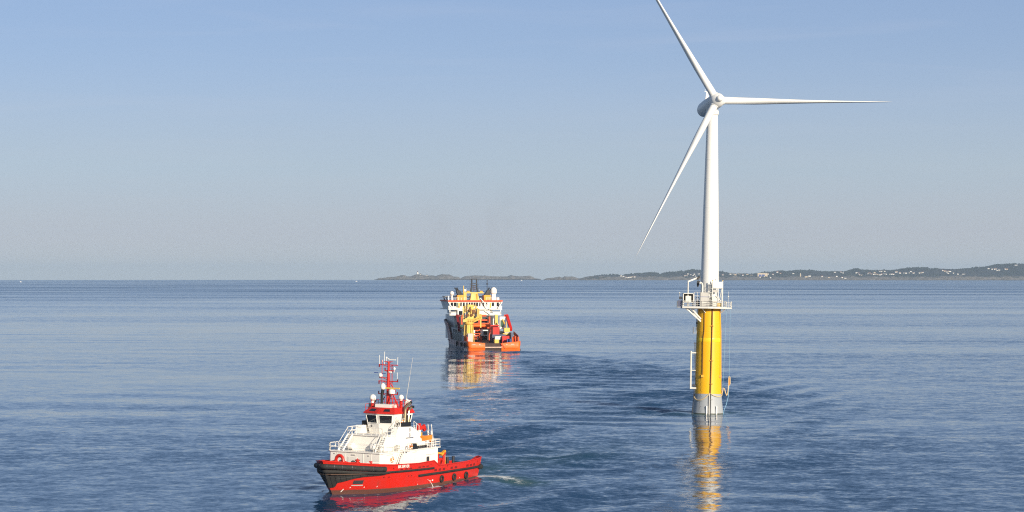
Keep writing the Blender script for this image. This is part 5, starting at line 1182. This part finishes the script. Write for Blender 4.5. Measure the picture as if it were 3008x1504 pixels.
# helicopter deck forward on the port bow
hd = MB().prism([(66 + 10 * math.cos(rad(a)), 1.0 + 10 * math.sin(rad(a))) for a in range(22, 383, 45)], 19.6, 20.0).build('helicopter_deck', M['silver'], sh_, 0)
MB().bar((62, 9.6, 19.6), (58, 9.2, 15.2), .35).bar((68, 9.9, 19.6), (62, 9.4, 15.0), .35).build('helideck_strut', M['grey'], hd, 0)
MB().prism([(66 + 11.2 * math.cos(rad(a)), 1.0 + 11.2 * math.sin(rad(a))) for a in range(22, 383, 45)], 19.45, 19.52).build('safety_net', M['silver'], hd, 0)
# yellow crane at the port side
ck = MB().lathe([(1.75, 2.56), (1.5, 5), (1.45, 9.6), (1.9, 9.9), (1.9, 10.5)], 18, (12, 8.0, 0)).build('crane_pedestal', M['yellow'], sh_)
for a in (100, 150, 200, 250): MB().tube([(12 + 2.1 * math.cos(rad(a)), 8 + 2.1 * math.sin(rad(a)), 2.6), (12 + 1.6 * math.cos(rad(a)), 8 + 1.6 * math.sin(rad(a)), 9.5)], .16, 6).build('pedestal_rib', M['cream'], ck)
cj = MB().box(10.4, 13.8, 6.6, 9.6, 10.5, 12.0).frust((10.6, 13.2, 6.3, 8.9), (11.0, 12.8, 6.2, 7.6), 12.002, 16.4).box(10.7, 12.6, 6.0, 8.6, 16.4, 17.2).bar((11, 7.6, 12.2), (11, 5.8, 15.0), .7, .5).tube([(10.3, 7.3, 13.0), (10.3, 7.3, 16.5)], .3, 8).build('crane_tower', M['yellow'], sh_, 0)
for y, z, r in ((6.4, 14.6, .75), (7.8, 15.2, .6), (7.0, 13.3, .55)): MB().lathe([(.05, -.45), (r, -.42), (r, .42), (.05, .45)], 14, M=Matrix.Translation((10.3, y, z)) @ Matrix.Rotation(rad(90), 4, 'Y')).build('winch_drum', M['rust'], cj)
MB().box(10.2, 11.2, 5.1, 5.7, 12.6, 15.6).box(10.3, 11.4, 8.7, 9.2, 12.3, 16.6).build('crane_platform', M['dark'], cj, 0)
for y in (9.6, 8.9, 5.6): MB().tube([(10.3, y, 14.5), (10.3, y, 17.3)], .12, 6).build('hydraulic_ram', M['cream'], cj)
MB().bar((11.5, 6.8, 11.8), (18.5, 2.4, 12.9), 1.0, 1.1).bar((18.3, 2.6, 13.2), (18.6, 2.2, 11.6), .8, .7).build('crane_boom', M['yellow'], sh_, 0); MB().bar((12.5, 5.9, 10.8), (18.4, 2.5, 11.8), .5, .7).bar((18.5, 2.35, 12.0), (18.7, 2.3, 8.2), .5, .45).build('crane_knuckle', M['cream'], sh_, 0)
xg = MB()
for y, z0, z1 in ((10.3, 12.0, 16.6), (9.7, 12.2, 17.0), (8.3, 15.5, 17.4), (4.7, 12.6, 16.0), (4.2, 13.0, 15.6)): xg.box(10.6, 11.3, y - .2, y + .2, z0, z1)
xg.bar((11, 10.3, 12.6), (11, 4.2, 13.4), .5, .5).bar((11, 9.9, 14.4), (11, 5.0, 15.8), .4, .5).bar((11.2, 10.0, 16.2), (11.2, 6.6, 17.0), .4).bar((10.8, 8.9, 12.6), (10.8, 5.0, 16.6), .6, .5)
xg.build('crane_knuckle_boom', M['cream'], cj, 0)
for y, z in ((9.3, 15.3), (5.4, 14.2), (8.6, 13.2)): MB().box(10.2, 10.6, y - .4, y + .35, z - .5, z + .5).build('valve_block', M['rust'], cj, 0)
cw = MB().box(9.6, 11.4, 9.2, 10.6, 10.55, 11.6).rail([(9.8, 6.4, 10.5), (9.8, 9.9, 10.5)], 1.1, .8, .07, 2).build('crane_walkway', M['cream'], sh_, 0)
MB().box(10.5, 12.5, 9.5, 10.2, 12.3, 14.0).build('operator_cab', M['dark'], cj, 0)
# white box and orange gear at the foot of the crane
MB().box(5.2, 7.6, 7.4, 9.3, 2.56, 6.3).build('control_container', M['silver'], sh_, 0)
MB().box(8.2, 9.0, 9.9, 10.3, 3.2, 5.2).tube([(3.5, 9.9, 3.2), (3.5, 9.9, 5.0), (6, 10.1, 5.5), (8.5, 10.1, 5.4)], .15, 6).tube([(8, 9.6, 2.6), (8.6, 9.2, 5.6)], .2, 6).build('mooring_frame', M['deeporange'], sh_, 0)
MB().box(9.5, 13, 10.2, 10.38, 3.2, 5.6).build('bulwark_screen', M['grey'], sh_, 0)
# cargo rail, port: frames and walkway in shade
cp = MB()
for x in (18, 24, 30, 36, 42): cp.box(x - .2, x + .2, 9.2, 9.9, 2.56, 8.0)
cp.box(16, 45, 9.15, 9.95, 7.2, 7.6).box(17, 44, 9.3, 9.5, 5.4, 5.8); cp.build('cargo_rail', M['silver'], sh_, 0)
MB().bar((16, 9.9, 7.3), (12.5, 10.0, 3.4), .35, .4).build('rail_brace', M['silver'], sh_, 0)
MB().box(20, 30, 7.8, 9.1, 2.56, 6.6).box(32, 42, 7.2, 9.1, 2.56, 9.0).build('deck_store', M['green'], sh_, 0); MB().box(18, 28, 7.9, 9.12, 7.62, 8.3).build('yellow_gantry', M['yellow'], sh_, 0)
# starboard cargo rail
MB().box(16, 45, -9.95, -9.15, 2.56, 6.2).build('cargo_rail', M['bluegrey'], sh_, 0)
# red inclined frames on both sides
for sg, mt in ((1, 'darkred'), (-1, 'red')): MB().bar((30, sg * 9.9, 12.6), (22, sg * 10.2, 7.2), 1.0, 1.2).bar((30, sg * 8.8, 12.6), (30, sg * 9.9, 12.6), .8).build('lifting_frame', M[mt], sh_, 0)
lw = MB().box(29, 30, -9.2, -6.9, 7.4, 12.2).build('white_bulkhead', M['white'], sh_, 0); MB().box(28.9, 28.99, -8.4, -7.2, 8.2, 10.8).build('door', M['green'], lw, 0)
# orange hangar gear amidships
og = MB()
for z, x, y0, y1, h in ((12.0, 44, -4, 6, .7), (10.3, 42, -4.6, 3.2, .55), (9.0, 40, -4.8, 3.2, .5), (7.4, 36, -4.5, 6.2, .9), (6.4, 34, -2, 6.4, .5)): og.box(x, x + .8, y0, y1, z, z + h)
for y in (-4.8, -.6, 3.0, 6.4): og.box(41, 41.8, y - .3, y + .3, 2.56, 12.0)
og.box(38, 40, -4.7, 2.9, 8.2, 8.6).build('hangar_frame', M['deeporange'], sh_, 0)
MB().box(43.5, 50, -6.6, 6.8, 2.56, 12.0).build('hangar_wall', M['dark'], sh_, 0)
MB().lathe([(.02, -3.4), (.55, -3.3), (.62, 0), (.55, 3.3), (.02, 3.4)], 14, M=Matrix.Translation((34, -.5, 8.6)) @ Matrix.Rotation(rad(90), 4, 'X')).build('orange_drum', M['orange'], sh_)
for y in (3.2, 4.6, 5.6): MB().box(30, 32, y - .45, y + .45, 5.0, 6.9).build('white_cabinet', M['white'], sh_, 0)
MB().box(29.5, 32.5, 2.3, 6.4, 4.6, 4.98).build('cabinet_shelf', M['white'], sh_, 0)
MB().box(30, 33, -2.4, .2, 4.7, 7.0).build('rov_cage', M['white'], sh_, 0); MB().box(29.9, 29.99, -2.0, -.6, 5.1, 6.6).build('cage_opening', M['dark'], sh_, 0)
ob = MB()
for z in (5.6, 4.9, 4.3, 3.5): ob.box(24, 25, 1.6, 5.0, z, z + .3)
ob.box(24, 24.8, .9, 1.4, 2.56, 4.6).box(24, 24.8, 4.6, 5.1, 2.56, 5.8); ob.build('stowage_rack', M['deeporange'], sh_, 0)
rw = MB().lathe([(.02, -1.6), (1.35, -1.55), (1.35, -1.4), (.7, -1.35), (.7, 1.35), (1.35, 1.4), (1.35, 1.55), (.02, 1.6)], 18, M=Matrix.Translation((24, -3.8, 8.0)) @ Matrix.Rotation(rad(90), 4, 'X')).box(23, 25.4, -5.6, -2.0, 6.4, 6.9).box(22.4, 23.2, -5.4, -2.2, 8.6, 9.1).build('deck_winch', M['red'], sh_, 0)
yc_ = MB().box(27, 28.6, -5.9, -4.7, 8.2, 13.0).box(26.5, 29, -6.1, -4.5, 2.56, 8.2).build('yellow_pillar', M['cream'], sh_, 0)
rg = MB().box(20, 22, -9.4, -7.2, 6.4, 8.0).tube([(21, -8.2, 8), (21, -8.2, 10.4)], .15, 6).bar((21, -7.4, 9.6), (23, -7.0, 11.2), .5).box(19.8, 22.2, -9.9, -6.6, 5.3, 5.9).build('yellow_tugger', M['yellow'], sh_, 0)
MB().box(20.2, 21.8, -9.2, -7.4, 5.9, 6.39).build('tugger_base', M['silver'], sh_, 0)
# starboard quarter bulwark posts
MB().bar((3.0, -9.7, 3.4), (3.0, -9.7, 5.0), .4).tube([(2.5, -8.6, 3.3), (2.5, -8.6, 5.3), (3.5, -8.3, 5.5), (5.5, -8.2, 3)], .22, 6).tube([(2.2, -7.4, 2.6), (2.2, -7.4, 5.0)], .3, 8).box(3, 14, -10.1, -9.7, 3.0, 5.0).build('quarter_bitts', M['deeporange'], sh_, 0)
MB().bar((14, -9.9, 6.2), (4, -9.9, 4.8), .3, 1.2).build('sloping_bulwark', M['darkred'], sh_, 0)

# loose cargo: each its own thing
def cargo(name, label, x0, x1, y0, y1, z0, z1, mat, cat='container', ribs=True):
    t = empty(name, label, cat, (0, 0, 0)); t.matrix_world = MS @ Matrix.Translation(((x0 + x1) / 2, (y0 + y1) / 2, z0)); a, b, h = (x1 - x0) / 2, (y1 - y0) / 2, z1 - z0
    MB().box(-a, a, -b, b, 0, h).build('body', M[mat], t, 0)
    f = MB()
    for x in (-a, a):
        for y in (-b, b): f.box(x - .07, x + .07, y - .07, y + .07, 0, h + .03)
    for z in (0, h): f.box(-a - .04, -a + .05, -b, b, z - .04, z + .07)
    f.bar((-a, -b, h - .05), (-a, b, h - .05), .1).bar((a, -b, h - .05), (a, b, h - .05), .1).bar((-a, -b, h - .05), (a, -b, h - .05), .1).bar((-a, b, h - .05), (a, b, h - .05), .1)
    f.build('corner_frame', M[mat], t, 0)
    if ribs:
        r = MB(); n = int(b * 2 / .45)
        for i in range(1, n): r.box(-a - .05, -a - .001, -b + i * 2 * b / n - .08, -b + i * 2 * b / n + .08, .1, h - .1)
        r.build('door_ribs', M[mat], t, 0)
cargo('container', 'blue grey container on the deck under the red container', 13, 19, -6.6, -1.4, 2.56, 5.6, 'bluegrey')
cargo('container', 'red container standing on top of the blue grey container', 13.4, 18.5, -4.1, -1.7, 5.65, 8.4, 'red')
cargo('skip', 'open red skip on the starboard quarter deck of the orange ship', 7.5, 10, -7.0, -4.4, 2.56, 5.2, 'red', 'skip', False)
cargo('crate', 'small blue crate on the starboard quarter beside the red skip', 4.6, 6.0, -7.1, -5.8, 2.56, 4.2, 'blue', 'crate', False)
cargo('generator', 'white topped machine on the deck beside the red skip', 9, 11.4, -4.1, -1.9, 3.9, 5.0, 'white', 'machine', False)
cargo('pump_skid', 'yellow pump skid standing low on the aft deck', 6.2, 8.4, -2.7, -1.2, 2.56, 3.9, 'yellow', 'machine', False)
cargo('crate', 'dark machine crate beneath the white topped machine', 9.2, 11.3, -4.0, -2.7, 2.56, 3.88, 'dark', 'crate', False)

# ------------------------------------------------------------------ haze: one closed box of pale air round camera and scene
hz = MB().box(-12000, 14000, -300, 26400, -62, 138).build('haze', None, None, 0); hz['kind'] = 'stuff'
hm = bpy.data.materials.new('haze_air'); hm.use_nodes = True; ht = hm.node_tree; ht.nodes.clear()
ho = N(ht, 'ShaderNodeOutputMaterial'); hv = N(ht, 'ShaderNodeVolumePrincipled')
hv.inputs['Color'].default_value = (.60, .79, 1.0, 1); hv.inputs['Density'].default_value = 3.3e-5; hv.inputs['Anisotropy'].default_value = 0.0
L(ht, hv, 0, ho, 'Volume'); hz.data.materials.append(hm)


# faint exhaust smoke standing over the two funnels of the supply ship
def plume(name, p0, drift, top, r0, r1, dens, seed):
    mb = MB(); rows = []; q = random.Random(seed); n = 14
    for i in range(13):
        k = i / 12; z = p0[2] + (top - p0[2]) * k; r = (r0 + (r1 - r0) * k ** .8) * (1 if 0 < i < 12 else .3); c = (p0[0] + drift[0] * k ** .6 + q.uniform(-.5, .5) * k, p0[1] + drift[1] * k ** .6)
        rows.append([(c[0] + r * math.cos(6.283 * j / n), c[1] + r * math.sin(6.283 * j / n), z) for j in range(n)])
    mb.loft(rows, close=True); mb.f += [tuple(range(n))[::-1], tuple(12 * n + j for j in range(n))]
    o = mb.build(name, None, None); o['kind'] = 'stuff'
    m = bpy.data.materials.new('exhaust_smoke'); m.use_nodes = True; t = m.node_tree; t.nodes.clear()
    out = N(t, 'ShaderNodeOutputMaterial'); v = N(t, 'ShaderNodeVolumePrincipled'); v.inputs['Color'].default_value = (.30, .24, .22, 1)
    tc = N(t, 'ShaderNodeTexCoord'); nz = N(t, 'ShaderNodeTexNoise', ins={'Scale': .16, 'Detail': 3.0}); L(t, tc, 'Object', nz, 'Vector')
    sp = N(t, 'ShaderNodeSeparateXYZ'); L(t, tc, 'Generated', sp, 0)
    fr = N(t, 'ShaderNodeMapRange', ins={'From Min': .40, 'From Max': .72, 'To Min': 0.0, 'To Max': dens}); L(t, nz, 'Fac', fr, 'Value')
    zr = N(t, 'ShaderNodeMapRange', ins={'From Min': 0.0, 'From Max': 1.0, 'To Min': 1.0, 'To Max': 0.0}); L(t, sp, 'Z', zr, 'Value')
    mu = N(t, 'ShaderNodeMath', operation='MULTIPLY'); L(t, fr, 0, mu, 0); L(t, zr, 0, mu, 1); L(t, mu, 0, v, 'Density'); L(t, v, 0, out, 'Volume')
    o.data.materials.append(m)
pa = MS @ Vector((51.3, 7.9, 23.8)); pb = MS @ Vector((51.3, -7.8, 23.8))
plume('smoke_plume', pa, (-7, 6), 64, .9, 10, .013, 3); plume('smoke_plume', pb, (4.5, 6), 70, .9, 10, .013, 8)
